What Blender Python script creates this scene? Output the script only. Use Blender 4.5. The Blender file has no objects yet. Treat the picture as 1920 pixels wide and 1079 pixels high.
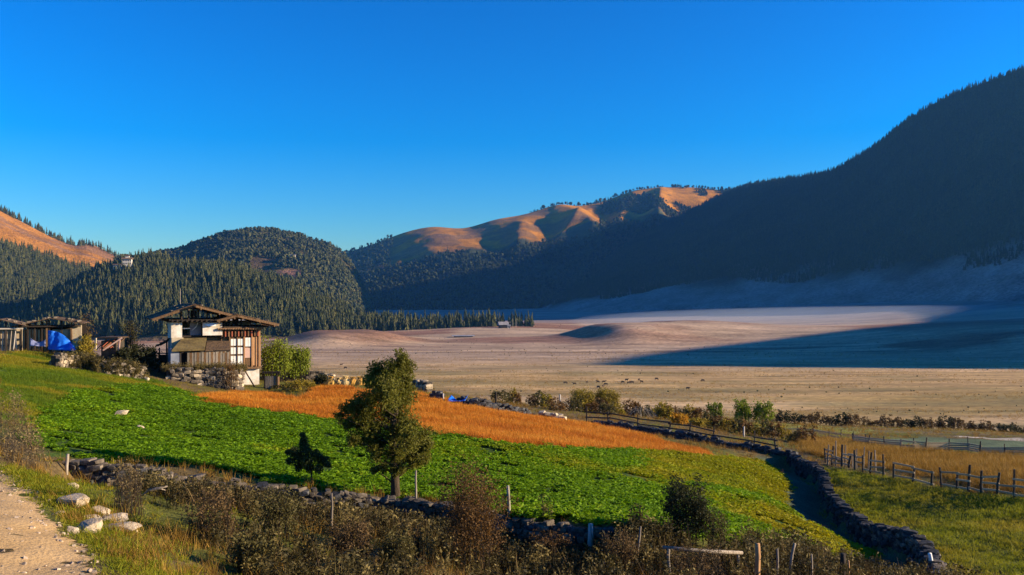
import bpy, math, random
import numpy as np
from mathutils import Vector

# ------------------------------------------------------------------ camera, sky, sun, exposure
S = bpy.context.scene
C = S.collection
F = 1700.0                      # focal length in photograph pixels (1920 wide)
HY = 560.0                      # photograph row of the horizon
EYE = 50.0                      # eye height above the valley floor
cam_d = bpy.data.cameras.new('camera')
cam = bpy.data.objects.new('camera', cam_d); C.objects.link(cam)
cam_d.sensor_width = 36.0
cam_d.lens = 36.0 * F / 1920.0
cam_d.shift_y = (HY - 539.5) / 1920.0
cam_d.clip_start = 0.3
cam_d.clip_end = 60000
cam.location = (0, 0, EYE)
cam.rotation_euler = (math.pi / 2, 0, 0)
S.camera = cam
SUN_AZ, SUN_EL = math.radians(92), math.radians(16.5)
w = bpy.data.worlds.new('World'); S.world = w; w.use_nodes = True
wn = w.node_tree
sky = wn.nodes.new('ShaderNodeTexSky'); sky.sky_type = 'NISHITA'; sky.sun_disc = False
sky.sun_elevation = SUN_EL; sky.sun_rotation = SUN_AZ
sky.air_density = 1.85; sky.dust_density = 1.0; sky.ozone_density = 8.0; sky.altitude = 2800
# the clear mountain sky: more contrast between its depth overhead and the pale rim
sc_ = wn.nodes.new('ShaderNodeVectorMath'); sc_.operation = 'SCALE'; sc_.inputs['Scale'].default_value = 0.53
gm = wn.nodes.new('ShaderNodeGamma'); gm.inputs['Gamma'].default_value = 1.6
hs = wn.nodes.new('ShaderNodeHueSaturation')
hs.inputs['Saturation'].default_value = 1.11
wn.links.new(sky.outputs[0], sc_.inputs[0]); wn.links.new(sc_.outputs[0], gm.inputs['Color'])
wn.links.new(gm.outputs[0], hs.inputs['Color'])
wn.links.new(hs.outputs[0], wn.nodes['Background'].inputs[0])
wn.nodes['Background'].inputs[1].default_value = 0.12
sv = Vector((math.cos(SUN_EL) * math.sin(SUN_AZ), math.cos(SUN_EL) * math.cos(SUN_AZ), math.sin(SUN_EL)))
sl = bpy.data.lights.new('sun', 'SUN'); sl.energy = 5.0; sl.angle = math.radians(0.5); sl.color = (1.0, 0.83, 0.60)
so = bpy.data.objects.new('sun', sl); C.objects.link(so)
so.rotation_euler = sv.to_track_quat('Z', 'Y').to_euler(); so.location = (200, 0, 400)
S.view_settings.view_transform = 'Standard'; S.view_settings.look = 'None'
S.view_settings.exposure = 1.15; S.view_settings.gamma = 1.0; S.view_settings.use_curve_mapping = False
S.render.engine = 'CYCLES'
S.cycles.use_denoising = True
S.cycles.max_bounces = 5; S.cycles.diffuse_bounces = 2; S.cycles.transmission_bounces = 3
S.cycles.volume_bounces = 0; S.cycles.transparent_max_bounces = 6
S.cycles.use_fast_gi = False

# ------------------------------------------------------------------ helpers
rng = np.random.default_rng(7)
random.seed(7)

def W(px, py, d):
    """world point seen at photograph pixel (px, py) at distance d"""
    return np.array([(px - 960.0) / F * d, d, EYE - (py - HY) / F * d])

def smooth(a, b, x):
    t = np.clip((np.asarray(x, float) - a) / (b - a), 0, 1)
    return t * t * (3 - 2 * t)

def _h(ix, iy, seed):
    n = (ix.astype(np.int64) * 374761393 + iy.astype(np.int64) * 668265263 + seed * 974711) & 0x7fffffff
    n = ((n ^ (n >> 13)) * 1274126177) & 0x7fffffff
    n = (n ^ (n >> 16)) & 0xffff
    return n / 65535.0

def vnoise(x, y, seed=0):
    x = np.asarray(x, float); y = np.asarray(y, float)
    ix = np.floor(x); iy = np.floor(y); fx = x - ix; fy = y - iy
    fx = fx * fx * fx * (fx * (fx * 6 - 15) + 10); fy = fy * fy * fy * (fy * (fy * 6 - 15) + 10)
    a = _h(ix, iy, seed); b = _h(ix + 1, iy, seed); c = _h(ix, iy + 1, seed); d = _h(ix + 1, iy + 1, seed)
    return (a * (1 - fx) + b * fx) * (1 - fy) + (c * (1 - fx) + d * fx) * fy

def fbm(x, y, octs=4, seed=0):
    s = 0.0; amp = 0.5; t = 0.0
    for k in range(octs):
        s = s + amp * vnoise(x * 2 ** k, y * 2 ** k, seed + 17 * k); t += amp; amp *= 0.5
    return s / t          # 0..1

def ridged(x, y, octs=4, seed=0):
    s = 0.0; amp = 0.5; t = 0.0
    for k in range(octs):
        s = s + amp * (1 - np.abs(2 * vnoise(x * 2 ** k, y * 2 ** k, seed + 31 * k) - 1)); t += amp; amp *= 0.5
    return s / t

class TPS:
    def __init__(self, pts, scale=100.0, reg=1e-3):
        p = np.array(pts, float); self.s = scale
        self.c = p[:, :2] / scale; z = p[:, 2]; n = len(p)
        K = self._k(self.c, self.c) + reg * np.eye(n)
        Pm = np.hstack([np.ones((n, 1)), self.c])
        A = np.zeros((n + 3, n + 3)); A[:n, :n] = K; A[:n, n:] = Pm; A[n:, :n] = Pm.T
        sol = np.linalg.solve(A, np.concatenate([z, np.zeros(3)]))
        self.w = sol[:n]; self.a = sol[n:]
    @staticmethod
    def _k(p, q):
        r2 = ((p[:, None, :] - q[None, :, :]) ** 2).sum(-1)
        return 0.5 * r2 * np.log(r2 + 1e-12)
    def __call__(self, x, y):
        x = np.asarray(x, float); sh = x.shape
        p = np.stack([x.ravel() / self.s, np.asarray(y, float).ravel() / self.s], 1)
        out = np.empty(len(p))
        for i in range(0, len(p), 40000):
            q = p[i:i + 40000]
            out[i:i + 40000] = self._k(q, self.c) @ self.w + self.a[0] + q @ self.a[1:]
        return out.reshape(sh)

def in_poly(x, y, poly):
    x = np.asarray(x, float); y = np.asarray(y, float)
    inside = np.zeros(x.shape, bool); n = len(poly); j = n - 1
    for i in range(n):
        xi, yi = poly[i][0], poly[i][1]; xj, yj = poly[j][0], poly[j][1]
        c = ((yi > y) != (yj > y)) & (x < (xj - xi) * (y - yi) / (yj - yi + 1e-12) + xi)
        inside ^= c; j = i
    return inside

# ---------------------------------------------------------------- objects
def tag(o, label=None, cat=None, group=None, kind=None):
    if label: o['label'] = label
    if cat: o['category'] = cat
    if group: o['group'] = group
    if kind: o['kind'] = kind
    return o

def mesh(name, v, f, mat=None, smooth_=False):
    me = bpy.data.meshes.new(name)
    me.from_pydata([tuple(map(float, p)) for p in v], [], [tuple(int(i) for i in q) for q in f])
    if mat: me.materials.append(mat)
    if smooth_: me.shade_smooth()
    me.update()
    return me

def add(name, me, parent=None, loc=None, rot=None, scale=None):
    o = bpy.data.objects.new(name, me); C.objects.link(o)
    if parent: o.parent = parent
    if loc is not None: o.location = tuple(map(float, loc))
    if rot is not None: o.rotation_euler = tuple(map(float, rot))
    if scale is not None: o.scale = tuple(map(float, scale)) if np.ndim(scale) else (float(scale),) * 3
    return o

def empty(name, loc, rz=0.0, label=None, cat=None, group=None):
    o = bpy.data.objects.new(name, None); C.objects.link(o)
    o.location = tuple(map(float, loc)); o.rotation_euler = (0, 0, rz); o.empty_display_size = 0.2
    return tag(o, label, cat, group)

class MB:
    """collects geometry for one mesh"""
    def __init__(self): self.v = []; self.f = []
    def add(self, v, f):
        n = len(self.v); self.v.extend([tuple(p) for p in v]); self.f.extend([tuple(i + n for i in q) for q in f]); return self
    def box(self, x0, x1, y0, y1, z0, z1, jit=0.0):
        v = [(x, y, z) for z in (z0, z1) for y in (y0, y1) for x in (x0, x1)]
        if jit: v = [tuple(c + random.uniform(-jit, jit) for c in p) for p in v]
        return self.add(v, [(0, 2, 3, 1), (4, 5, 7, 6), (0, 1, 5, 4), (2, 6, 7, 3), (0, 4, 6, 2), (1, 3, 7, 5)])
    def beam(self, a, b, wd, ht=None, up=(0, 0, 1)):
        """rectangular bar from a to b"""
        a = Vector(a); b = Vector(b); ht = ht or wd
        d = (b - a).normalized(); u = Vector(up)
        if abs(d.dot(u)) > 0.95: u = Vector((0, 1, 0))
        s = d.cross(u).normalized(); t = s.cross(d).normalized()
        v = []
        for p in (a, b):
            for i, j in ((-1, -1), (1, -1), (1, 1), (-1, 1)):
                v.append(p + s * (i * wd / 2) + t * (j * ht / 2))
        return self.add(v, [(0, 1, 2, 3), (7, 6, 5, 4), (0, 4, 5, 1), (1, 5, 6, 2), (2, 6, 7, 3), (3, 7, 4, 0)])
    def tube(self, pts, rad, n=6, cap=True):
        """tapered tube through points"""
        pts = [Vector(p) for p in pts]; rings = []
        for i, p in enumerate(pts):
            d = (pts[min(i + 1, len(pts) - 1)] - pts[max(i - 1, 0)]).normalized()
            u = Vector((0, 0, 1)) if abs(d.z) < 0.9 else Vector((1, 0, 0))
            s = d.cross(u).normalized(); t = s.cross(d)
            r = rad[i] if hasattr(rad, '__len__') else rad
            rings.append([p + s * (r * math.cos(2 * math.pi * k / n)) + t * (r * math.sin(2 * math.pi * k / n)) for k in range(n)])
        v = [q for r in rings for q in r]; f = []
        for i in range(len(pts) - 1):
            for k in range(n):
                k2 = (k + 1) % n
                f.append((i * n + k, i * n + k2, (i + 1) * n + k2, (i + 1) * n + k))
        if cap:
            f.append(tuple(range(n - 1, -1, -1))); f.append(tuple((len(pts) - 1) * n + k for k in range(n)))
        return self.add(v, f)
    def build(self, name, mat, parent=None, smooth_=False, **kw):
        return add(name, mesh(name, self.v, self.f, mat, smooth_), parent, **kw)

def grid_mesh(name, P, mat, cols=None, smooth_=True):
    """P: (n, m, 3) grid of points"""
    n, m = P.shape[:2]
    me = bpy.data.meshes.new(name)
    nf = (n - 1) * (m - 1)
    me.vertices.add(n * m); me.vertices.foreach_set('co', P.reshape(-1).astype(np.float32))
    i = np.arange(n - 1)[:, None] * m + np.arange(m - 1)[None, :]
    q = np.stack([i, i + 1, i + m + 1, i + m], -1).reshape(-1)
    me.loops.add(nf * 4); me.loops.foreach_set('vertex_index', q.astype(np.int32))
    me.polygons.add(nf); me.polygons.foreach_set('loop_start', (np.arange(nf) * 4).astype(np.int32))
    me.polygons.foreach_set('loop_total', np.full(nf, 4, np.int32))
    me.materials.append(mat); me.update(calc_edges=True); me.validate()
    if cols is not None:
        a = me.color_attributes.new('Col', 'FLOAT_COLOR', 'POINT')
        c = np.ones((n * m, 4), np.float32); c[:, :3] = cols.reshape(-1, 3)
        a.data.foreach_set('color', c.reshape(-1))
    if smooth_: me.shade_smooth()
    return me

# ---------------------------------------------------------------- materials
def nt_new(name):
    m = bpy.data.materials.new(name); m.use_nodes = True
    n = m.node_tree; b = n.nodes['Principled BSDF']
    b.inputs['Specular IOR Level'].default_value = 0.2
    return m, n, b

def mat(name, c1, c2=None, scale=3.0, rough=0.85, bump=0.0, stretch=(1, 1, 1), rnd=0.0, detail=4, c3=None, bscale=None):
    """two or three tone noise material, rnd = brightness spread from object to object"""
    m, n, b = nt_new(name); L = n.links
    b.inputs['Roughness'].default_value = rough
    tc = n.nodes.new('ShaderNodeTexCoord'); mp = n.nodes.new('ShaderNodeMapping'); mp.inputs['Scale'].default_value = stretch
    L.new(tc.outputs['Object'], mp.inputs['Vector'])
    nz = n.nodes.new('ShaderNodeTexNoise'); nz.inputs['Scale'].default_value = scale; nz.inputs['Detail'].default_value = detail
    nz.inputs['Roughness'].default_value = 0.65
    L.new(mp.outputs[0], nz.inputs['Vector'])
    r = n.nodes.new('ShaderNodeValToRGB'); e = r.color_ramp.elements
    e[0].position = 0.36; e[1].position = 0.64
    e[0].color = (*c1, 1); e[1].color = (*(c2 or c1), 1)
    if c3: k = e.new(0.78); k.color = (*c3, 1)
    L.new(nz.outputs['Fac'], r.inputs[0]); out = r.outputs[0]
    if rnd:
        oi = n.nodes.new('ShaderNodeObjectInfo'); mr = n.nodes.new('ShaderNodeMapRange')
        mr.inputs['To Min'].default_value = 1 - rnd; mr.inputs['To Max'].default_value = 1 + rnd
        L.new(oi.outputs['Random'], mr.inputs['Value'])
        mx = n.nodes.new('ShaderNodeMix'); mx.data_type = 'RGBA'; mx.blend_type = 'MULTIPLY'; mx.inputs[0].default_value = 1
        L.new(out, mx.inputs[6]); L.new(mr.outputs[0], mx.inputs[7]); out = mx.outputs[2]
    L.new(out, b.inputs['Base Color'])
    if bump:
        nb = n.nodes.new('ShaderNodeTexNoise'); nb.inputs['Scale'].default_value = bscale or scale * 4; nb.inputs['Detail'].default_value = 5
        L.new(mp.outputs[0], nb.inputs['Vector'])
        bp = n.nodes.new('ShaderNodeBump'); bp.inputs['Strength'].default_value = bump; bp.inputs['Distance'].default_value = 0.05
        L.new(nb.outputs['Fac'], bp.inputs['Height']); L.new(bp.outputs[0], b.inputs['Normal'])
    return m

def leaf_mat(name, c1, c2, transl=0.35, per='INSTANCER', c3=None, rough=0.7):
    """foliage: colour by the 'tint' attribute (instances) or by the object's random number, light through the leaf"""
    m, n, b = nt_new(name); L = n.links
    b.inputs['Roughness'].default_value = rough
    if per == 'OBJECT':
        at = n.nodes.new('ShaderNodeObjectInfo'); src = at.outputs['Random']
    else:
        at = n.nodes.new('ShaderNodeAttribute'); at.attribute_type = per; at.attribute_name = 'tint'; src = at.outputs['Fac']
    r = n.nodes.new('ShaderNodeValToRGB'); e = r.color_ramp.elements
    e[0].color = (*c1, 1); e[1].color = (*c2, 1)
    if c3: e[1].position = 0.5; k = e.new(1.0); k.color = (*c3, 1)
    L.new(src, r.inputs[0])
    # fine mottling over the plant
    tc = n.nodes.new('ShaderNodeTexCoord'); nz = n.nodes.new('ShaderNodeTexNoise'); nz.inputs['Scale'].default_value = 2.2
    L.new(tc.outputs['Object'], nz.inputs['Vector'])
    mr = n.nodes.new('ShaderNodeMapRange'); mr.inputs['From Min'].default_value = 0.3; mr.inputs['From Max'].default_value = 0.7
    mr.inputs['To Min'].default_value = 0.72; mr.inputs['To Max'].default_value = 1.25
    L.new(nz.outputs['Fac'], mr.inputs['Value'])
    mx = n.nodes.new('ShaderNodeMix'); mx.data_type = 'RGBA'; mx.blend_type = 'MULTIPLY'; mx.inputs[0].default_value = 1
    L.new(r.outputs[0], mx.inputs[6]); L.new(mr.outputs[0], mx.inputs[7])
    L.new(mx.outputs[2], b.inputs['Base Color'])
    if transl:
        t = n.nodes.new('ShaderNodeBsdfTranslucent'); L.new(mx.outputs[2], t.inputs['Color'])
        ms = n.nodes.new('ShaderNodeMixShader'); ms.inputs[0].default_value = transl
        L.new(b.outputs[0], ms.inputs[1]); L.new(t.outputs[0], ms.inputs[2])
        L.new(ms.outputs[0], n.nodes['Material Output'].inputs['Surface'])
    return m

def ground_mat(name, sc=(0.05, 0.6, 6.0), amt=(0.25, 0.3, 0.35), stretch=(1, 1, 1), bump=0.5, bdist=0.08, rough=0.95):
    """base colour from the 'Col' attribute with three octaves of mottling and fine relief"""
    m, n, b = nt_new(name); L = n.links
    b.inputs['Roughness'].default_value = rough; b.inputs['Specular IOR Level'].default_value = 0.08
    at = n.nodes.new('ShaderNodeVertexColor'); at.layer_name = 'Col'
    tc = n.nodes.new('ShaderNodeTexCoord'); mp = n.nodes.new('ShaderNodeMapping'); mp.inputs['Scale'].default_value = stretch
    L.new(tc.outputs['Object'], mp.inputs['Vector'])
    out = at.outputs['Color']
    for s, a in zip(sc, amt):
        nz = n.nodes.new('ShaderNodeTexNoise'); nz.inputs['Scale'].default_value = s; nz.inputs['Detail'].default_value = 4
        L.new(mp.outputs[0], nz.inputs['Vector'])
        mr = n.nodes.new('ShaderNodeMapRange'); mr.inputs['From Min'].default_value = 0.3; mr.inputs['From Max'].default_value = 0.7
        mr.inputs['To Min'].default_value = 1 - a; mr.inputs['To Max'].default_value = 1 + a
        L.new(nz.outputs['Fac'], mr.inputs['Value'])
        mx = n.nodes.new('ShaderNodeMix'); mx.data_type = 'RGBA'; mx.blend_type = 'MULTIPLY'; mx.inputs[0].default_value = 1
        L.new(out, mx.inputs[6]); L.new(mr.outputs[0], mx.inputs[7]); out = mx.outputs[2]
    L.new(out, b.inputs['Base Color'])
    if bump:
        nb = n.nodes.new('ShaderNodeTexNoise'); nb.inputs['Scale'].default_value = sc[-1] * 1.3; nb.inputs['Detail'].default_value = 6
        L.new(mp.outputs[0], nb.inputs['Vector'])
        bp = n.nodes.new('ShaderNodeBump'); bp.inputs['Strength'].default_value = bump; bp.inputs['Distance'].default_value = bdist
        L.new(nb.outputs['Fac'], bp.inputs['Height']); L.new(bp.outputs[0], b.inputs['Normal'])
    return m

M = {}
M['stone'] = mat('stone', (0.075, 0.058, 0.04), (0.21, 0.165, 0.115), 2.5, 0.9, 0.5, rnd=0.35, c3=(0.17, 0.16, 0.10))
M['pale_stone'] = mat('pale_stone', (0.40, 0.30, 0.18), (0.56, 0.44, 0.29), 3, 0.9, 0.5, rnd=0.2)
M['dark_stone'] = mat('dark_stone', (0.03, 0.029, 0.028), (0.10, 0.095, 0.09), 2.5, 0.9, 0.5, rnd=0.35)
M['earth_core'] = mat('earth_core', (0.035, 0.028, 0.02), (0.07, 0.055, 0.04), 2, 0.95)
M['timber'] = mat('timber', (0.09, 0.048, 0.022), (0.23, 0.13, 0.06), 2, 0.8, 0.3, (9, 9, 0.8), rnd=0.25)
M['bright_timber'] = mat('bright_timber', (0.34, 0.17, 0.07), (0.52, 0.29, 0.13), 2, 0.8, 0.3, (9, 9, 0.8), rnd=0.15)
M['dark_timber'] = mat('dark_timber', (0.022, 0.016, 0.011), (0.055, 0.038, 0.025), 2, 0.8, 0.3, (9, 9, 0.8), rnd=0.25)
M['grey_timber'] = mat('grey_timber', (0.15, 0.115, 0.08), (0.32, 0.26, 0.19), 2, 0.85, 0.3, (12, 12, 0.7), rnd=0.25)
M['fence_rail'] = mat('fence_rail', (0.34, 0.23, 0.12), (0.54, 0.39, 0.22), 2, 0.85, 0.3, (0.7, 12, 12), rnd=0.25)
M['pale_timber'] = mat('pale_timber', (0.36, 0.30, 0.23), (0.58, 0.50, 0.40), 2, 0.85, 0.3, (12, 12, 0.7), rnd=0.15)
M['post_wood'] = mat('post_wood', (0.035, 0.026, 0.018), (0.10, 0.075, 0.05), 2, 0.9, 0.3, (9, 9, 0.7), rnd=0.35)
M['shingle'] = mat('shingle', (0.07, 0.045, 0.028), (0.19, 0.115, 0.06), 1.6, 0.85, 0.4, (6, 0.8, 6), rnd=0.45)
M['whitewash'] = mat('whitewash', (0.48, 0.39, 0.27), (0.78, 0.71, 0.60), 1.1, 0.9, 0.3, c3=(0.60, 0.50, 0.37))
M['ochre_plaster'] = mat('ochre_plaster', (0.38, 0.28, 0.16), (0.56, 0.45, 0.29), 0.9, 0.9, 0.3)
M['grey_shade_plaster'] = mat('grey_shade_plaster', (0.17, 0.18, 0.21), (0.26, 0.27, 0.30), 1.2, 0.9, 0.2)
M['moss_roof'] = mat('moss_roof', (0.09, 0.062, 0.025), (0.20, 0.14, 0.05), 1.2, 0.95, 0.8, c3=(0.08, 0.08, 0.025))
M['cloth_white'] = mat('cloth_white', (0.74, 0.73, 0.70), (0.82, 0.81, 0.78), 1, 0.8)
M['paper_white'] = mat('paper_white', (0.74, 0.70, 0.60), (0.82, 0.79, 0.71), 1.0, 0.7)
M['pink_panel'] = mat('pink_panel', (0.55, 0.33, 0.24), (0.64, 0.42, 0.31), 1.0, 0.8)
M['blue_tarp'] = mat('blue_tarp', (0.012, 0.11, 0.50), (0.02, 0.17, 0.66), 1.5, 0.38, 0.25, bscale=3)
M['faded_tarp'] = mat('faded_tarp', (0.16, 0.18, 0.30), (0.26, 0.27, 0.40), 2.5, 0.6, 0.25, bscale=4)
M['hay'] = mat('hay', (0.42, 0.20, 0.03), (0.66, 0.38, 0.09), 4, 0.9, 0.8, (3, 3, 0.7), bscale=14)
M['pale_hay'] = mat('pale_hay', (0.62, 0.40, 0.13), (0.75, 0.55, 0.25), 4, 0.9, 0.8, (3, 3, 0.7), bscale=14)
M['bark'] = mat('bark', (0.035, 0.024, 0.015), (0.10, 0.07, 0.04), 3, 0.95, 0.8, (5, 5, 0.8))
M['dry_stem'] = mat('dry_stem', (0.12, 0.08, 0.042), (0.27, 0.19, 0.10), 3, 0.9, 0.0, (5, 5, 0.8))
M['pale_bark'] = mat('pale_bark', (0.20, 0.16, 0.11), (0.42, 0.36, 0.27), 3, 0.9, 0.4, (5, 5, 0.8))
M['hide'] = mat('hide', (0.04, 0.026, 0.016), (0.10, 0.065, 0.04), 2, 0.9, rnd=0.5)
M['glass'] = mat('glass', (0.03, 0.035, 0.045), None, 1, 0.15)
M['tin_roof'] = mat('tin_roof', (0.22, 0.20, 0.19), (0.32, 0.29, 0.27), 0.3, 0.5, 0.1)
M['red_paint'] = mat('red_paint', (0.30, 0.07, 0.03), (0.38, 0.11, 0.05), 1, 0.7)
M['near_ground'] = ground_mat('near_ground', (0.12, 0.9, 9.0), (0.22, 0.25, 0.4), bump=0.8, bdist=0.06)
M['road'] = mat('road', (0.42, 0.26, 0.105), (0.52, 0.335, 0.15), 0.8, 0.95, 0.6, c3=(0.36, 0.21, 0.08), bscale=14)
M['pebble'] = mat('pebble', (0.26, 0.19, 0.12), (0.45, 0.34, 0.24), 3, 0.95, rnd=0.4)
M['valley'] = ground_mat('valley', (0.012, 0.07, 0.7), (0.24, 0.3, 0.4), (0.3, 1.5, 1), 1.0, 0.8)
M['hill_ground'] = ground_mat('hill_ground', (0.004, 0.02, 0.12), (0.2, 0.25, 0.3), (1, 1, 1), 0.9, 6.0)

# ------------------------------------------------------------------ the near hillside
ctl = [(100,1000,17),(0,870,25),(200,1079,14.5),(0,1079,13.5),(0,970,18),(-120,960,19),(-300,900,22),
 (125,868,30),(215,872,30),(450,907,31),(600,922,31.5),(740,938,32),(860,950,30.5),(960,973,28.8),(1080,987,27.6),(1230,1005,26.6),
 (400,1079,17),(700,1079,21),(1000,1079,23),(1300,1079,24),(1500,1079,26),(1700,1079,32),(300,1010,20),
 (900,830,50),(800,810,55),(800,742,80),(500,760,66),(480,738,83),(360,720,82),(200,702,75),(270,712,78),(100,660,86),(0,660,84),(0,690,65),(0,760,45),(60,830,33),
 (400,830,46),(600,850,44),(1100,900,42),(1310,855,64),(1450,880,60),(1470,945,46),(1640,1040,36.5),(1250,940,38),
 (1560,950,52.5),(1640,1000,44),(1500,868,66),
 (1900,930,50),(1900,1079,34),(1700,880,62),(1750,1000,42),
 (1700,858,75),(1900,852,80),(1700,838,90),(1900,850,88),(1750,824,104),(1500,828,92),(1800,806,126),(1600,800,128),(1400,790,122),(1300,776,128),(1100,772,106),(1000,785,84),
 (1150,800,80),(1300,835,72),(1200,786,98),(700,722,92),(600,712,95),(650,728,84),(900,752,92),(1000,765,108)]
cp = [tuple(W(*c)) for c in ctl]
# beyond the crest the hillside falls to the valley floor; behind the camera it goes on as the road bank
for X in (-170, -110, -60, 0, 60, 120, 170):
    cp += [(X, 185, 20), (X, 260, -4), (X, 330, -9)]
cp += [(-60, 140, 31), (-110, 120, 36), (-150, 80, 43), (-160, 30, 48), (0, 140, 30), (-25, 118, 38.5), (-45, 112, 39.5),
       (60, 150, 27), (110, 130, 27), (150, 100, 32), (110, 60, 37), (150, 40, 37), (70, 10, 41), (140, -30, 40),
       (0, 0, 48.2), (5, 9, 45.2), (0, -40, 48.5), (-60, -40, 51), (60, -50, 45), (-25, 0, 47), (-40, 10, 46.6), (-90, -10, 50), (15, 14, 43.3)]
near_tps = TPS(cp, 100.0, 2e-5)

def polyline(pts, n):
    """Catmull-Rom through points, n samples"""
    p = np.array(pts, float); p = np.vstack([2 * p[0] - p[1], p, 2 * p[-1] - p[-2]])
    m = len(p) - 3; t = np.linspace(0, m - 1e-6, n); i = t.astype(int); u = (t - i)[:, None]
    a, b, c, d = p[i], p[i + 1], p[i + 2], p[i + 3]
    return 0.5 * (2 * b + (c - a) * u + (2 * a - 5 * b + 4 * c - d) * u ** 2 + (3 * b - a - 3 * c + d) * u ** 3)

# the retaining wall at the near edge of the crop field, and the curving wall beside the sunken lane
NEARWALL = polyline([W(*c) for c in [(125,868,30),(215,870,30),(330,890,30.5),(450,907,31),(600,922,31.5),(740,938,32),(860,952,30.5),(960,974,28.8),(1080,988,27.6),(1230,1006,26.6)]], 240)
LANEWALL = polyline([W(*c) for c in [(1478,846,71),(1498,856,67),(1530,882,61.5),(1560,928,53.5),(1600,965,48),(1660,1000,43),(1705,1024,40.3),(1736,1060,37),(1750,1090,34.8),(1760,1130,32)]], 240)

def dist_line(x, y, line, step=4):
    L = line[::step, :2]
    x = np.asarray(x, float); y = np.asarray(y, float)
    dm = np.full(x.shape, 1e9); side = np.zeros(x.shape); tpos = np.zeros(x.shape)
    for i in range(len(L) - 1):
        ax, ay = L[i]; bx, by = L[i + 1]; dx, dy = bx - ax, by - ay; l2 = dx * dx + dy * dy
        t = np.clip(((x - ax) * dx + (y - ay) * dy) / l2, 0, 1)
        d = np.hypot(x - ax - t * dx, y - ay - t * dy)
        cr = dx * (y - ay) - dy * (x - ax)
        k = d < dm
        dm = np.where(k, d, dm); side = np.where(k, cr, side); tpos = np.where(k, (i + t) / (len(L) - 1), tpos)
    return dm, side, tpos

def gz(x, y):
    """height of the near hillside"""
    x = np.asarray(x, float); y = np.asarray(y, float)
    z = near_tps(x, y)
    near = (y > 12) & (y < 45) & (x > -25) & (x < 14)
    if np.any(near):
        d, s, t = dist_line(x, y, NEARWALL)
        front = s < 0                                   # camera side of the wall
        fade = smooth(0, 0.08, t) * smooth(1, 0.95, t)
        z = np.where(near & front, z - 1.15 * fade * np.exp(-(d / 4.0) ** 2), z)
    lane = (y > 28) & (y < 78) & (x > 5) & (x < 40)
    if np.any(lane):
        d, s, t = dist_line(x, y, LANEWALL)
        # s > 0 : the left-hand (field) side when walking towards the camera is negative
        left = s < 0
        w_ = smooth(0.0, 0.06, t)
        z = np.where(lane & left, z - 1.0 * w_ * np.exp(-(d / 3.6) ** 2), z)
        z = np.where(lane & ~left, z - 0.15 * w_ * np.exp(-(d / 1.0) ** 2), z)
    z = z + (fbm(x * 0.35, y * 0.35, 3, 5) - 0.5) * 0.35 + (fbm(x * 1.6, y * 1.6, 2, 9) - 0.5) * 0.10
    return z

def hit(px, py, dmin=9.0, dmax=200.0):
    """where the line of sight through a photograph pixel meets the near hillside"""
    d = np.geomspace(dmin, dmax, 700)
    x = (px - 960.0) / F * d; zr = EYE - (py - HY) / F * d
    g = gz(x, d)
    k = np.where(g >= zr)[0]
    i = k[0] if len(k) else len(d) - 1
    return np.array([x[i], d[i], g[i]])

def at(px, d):
    """on the near hillside below photograph column px at distance d"""
    x = (px - 960.0) / F * d
    return np.array([x, d, float(gz(np.array([x]), np.array([d]))[0])])

def poly_world(pp):
    return [hit(*p)[:2] for p in pp]

P_GREEN = poly_world([(75,860),(70,790),(130,738),(270,722),(370,747),(400,759),(520,776),(640,792),(800,813),(900,831),(1000,841),(1100,844),(1200,844),(1215,862),(1180,890),(1250,905),(1330,915),(1462,930),(1470,945),(1482,962),(1496,985),(1565,1006),(1640,1022),(1640,1045),(1560,1058),(1420,1030),(1240,1002),(1080,984),(960,969),(860,947),(740,933),(600,918),(450,902),(220,866),(125,862)])
P_YELLOW = poly_world([(1205,846),(1330,857),(1440,866),(1470,900),(1466,930),(1330,914),(1250,904),(1180,889)])
P_ORANGE = poly_world([(370,751),(395,741),(470,739),(560,752),(590,736),(600,728),(690,735),(800,744),(850,757),(1000,784),(1120,800),(1200,816),(1270,836),(1345,857),(1220,844),(1100,843),(1000,839),(900,829),(800,811),(640,791),(520,774),(420,763)])
P_ROAD = [tuple(hit(*p)[:2]) for p in [(0,868),(22,890),(62,928),(112,962),(134,1000),(182,1030),(207,1079)]] + [(-5.2, 9), (-3.5, 0), (-3, -50), (-9, -50), (-11, 0), (-13.5, 12), (-17, 20), (-24, 28), (-40, 38), (-70, 44), (-71, 48.5), (-38, 42), (-22, 31)]
P_PASTURE = poly_world([(1560,880),(1640,893),(1760,915),(1920,938)]) + [(75, 47), (75, 20), (30, 20), (17, 30)] + [tuple(LANEWALL[i, :2]) for i in range(220, 30, -20)]
P_LANE = [tuple(p) for p in LANEWALL[20::20, :2]] + poly_world([(1650,1060),(1645,1022),(1560,1000),(1496,985),(1482,962),(1476,945),(1474,900),(1440,864),(1400,850)])
P_AMBER = poly_world([(1490,822),(1600,828),(1700,845),(1920,862)]) + [(95, 72), (85, 50)] + poly_world([(1920,925),(1700,888),(1570,868),(1520,850)])
P_TEAL = poly_world([(1620,826),(1740,820),(1920,829)]) + [(85, 95), (78, 90)] + poly_world([(1920,846),(1760,837),(1680,834)])
P_LAWN = poly_world([(0,668),(60,660),(160,690),(300,715),(370,745),(270,722),(130,738),(70,790),(0,790)])
P_STRIP = poly_world([(1320,786),(1480,795),(1640,806),(1640,815),(1480,805),(1320,795)])
P_FROST = poly_world([(1780,817),(1920,824),(1920,829),(1800,820)])

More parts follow.
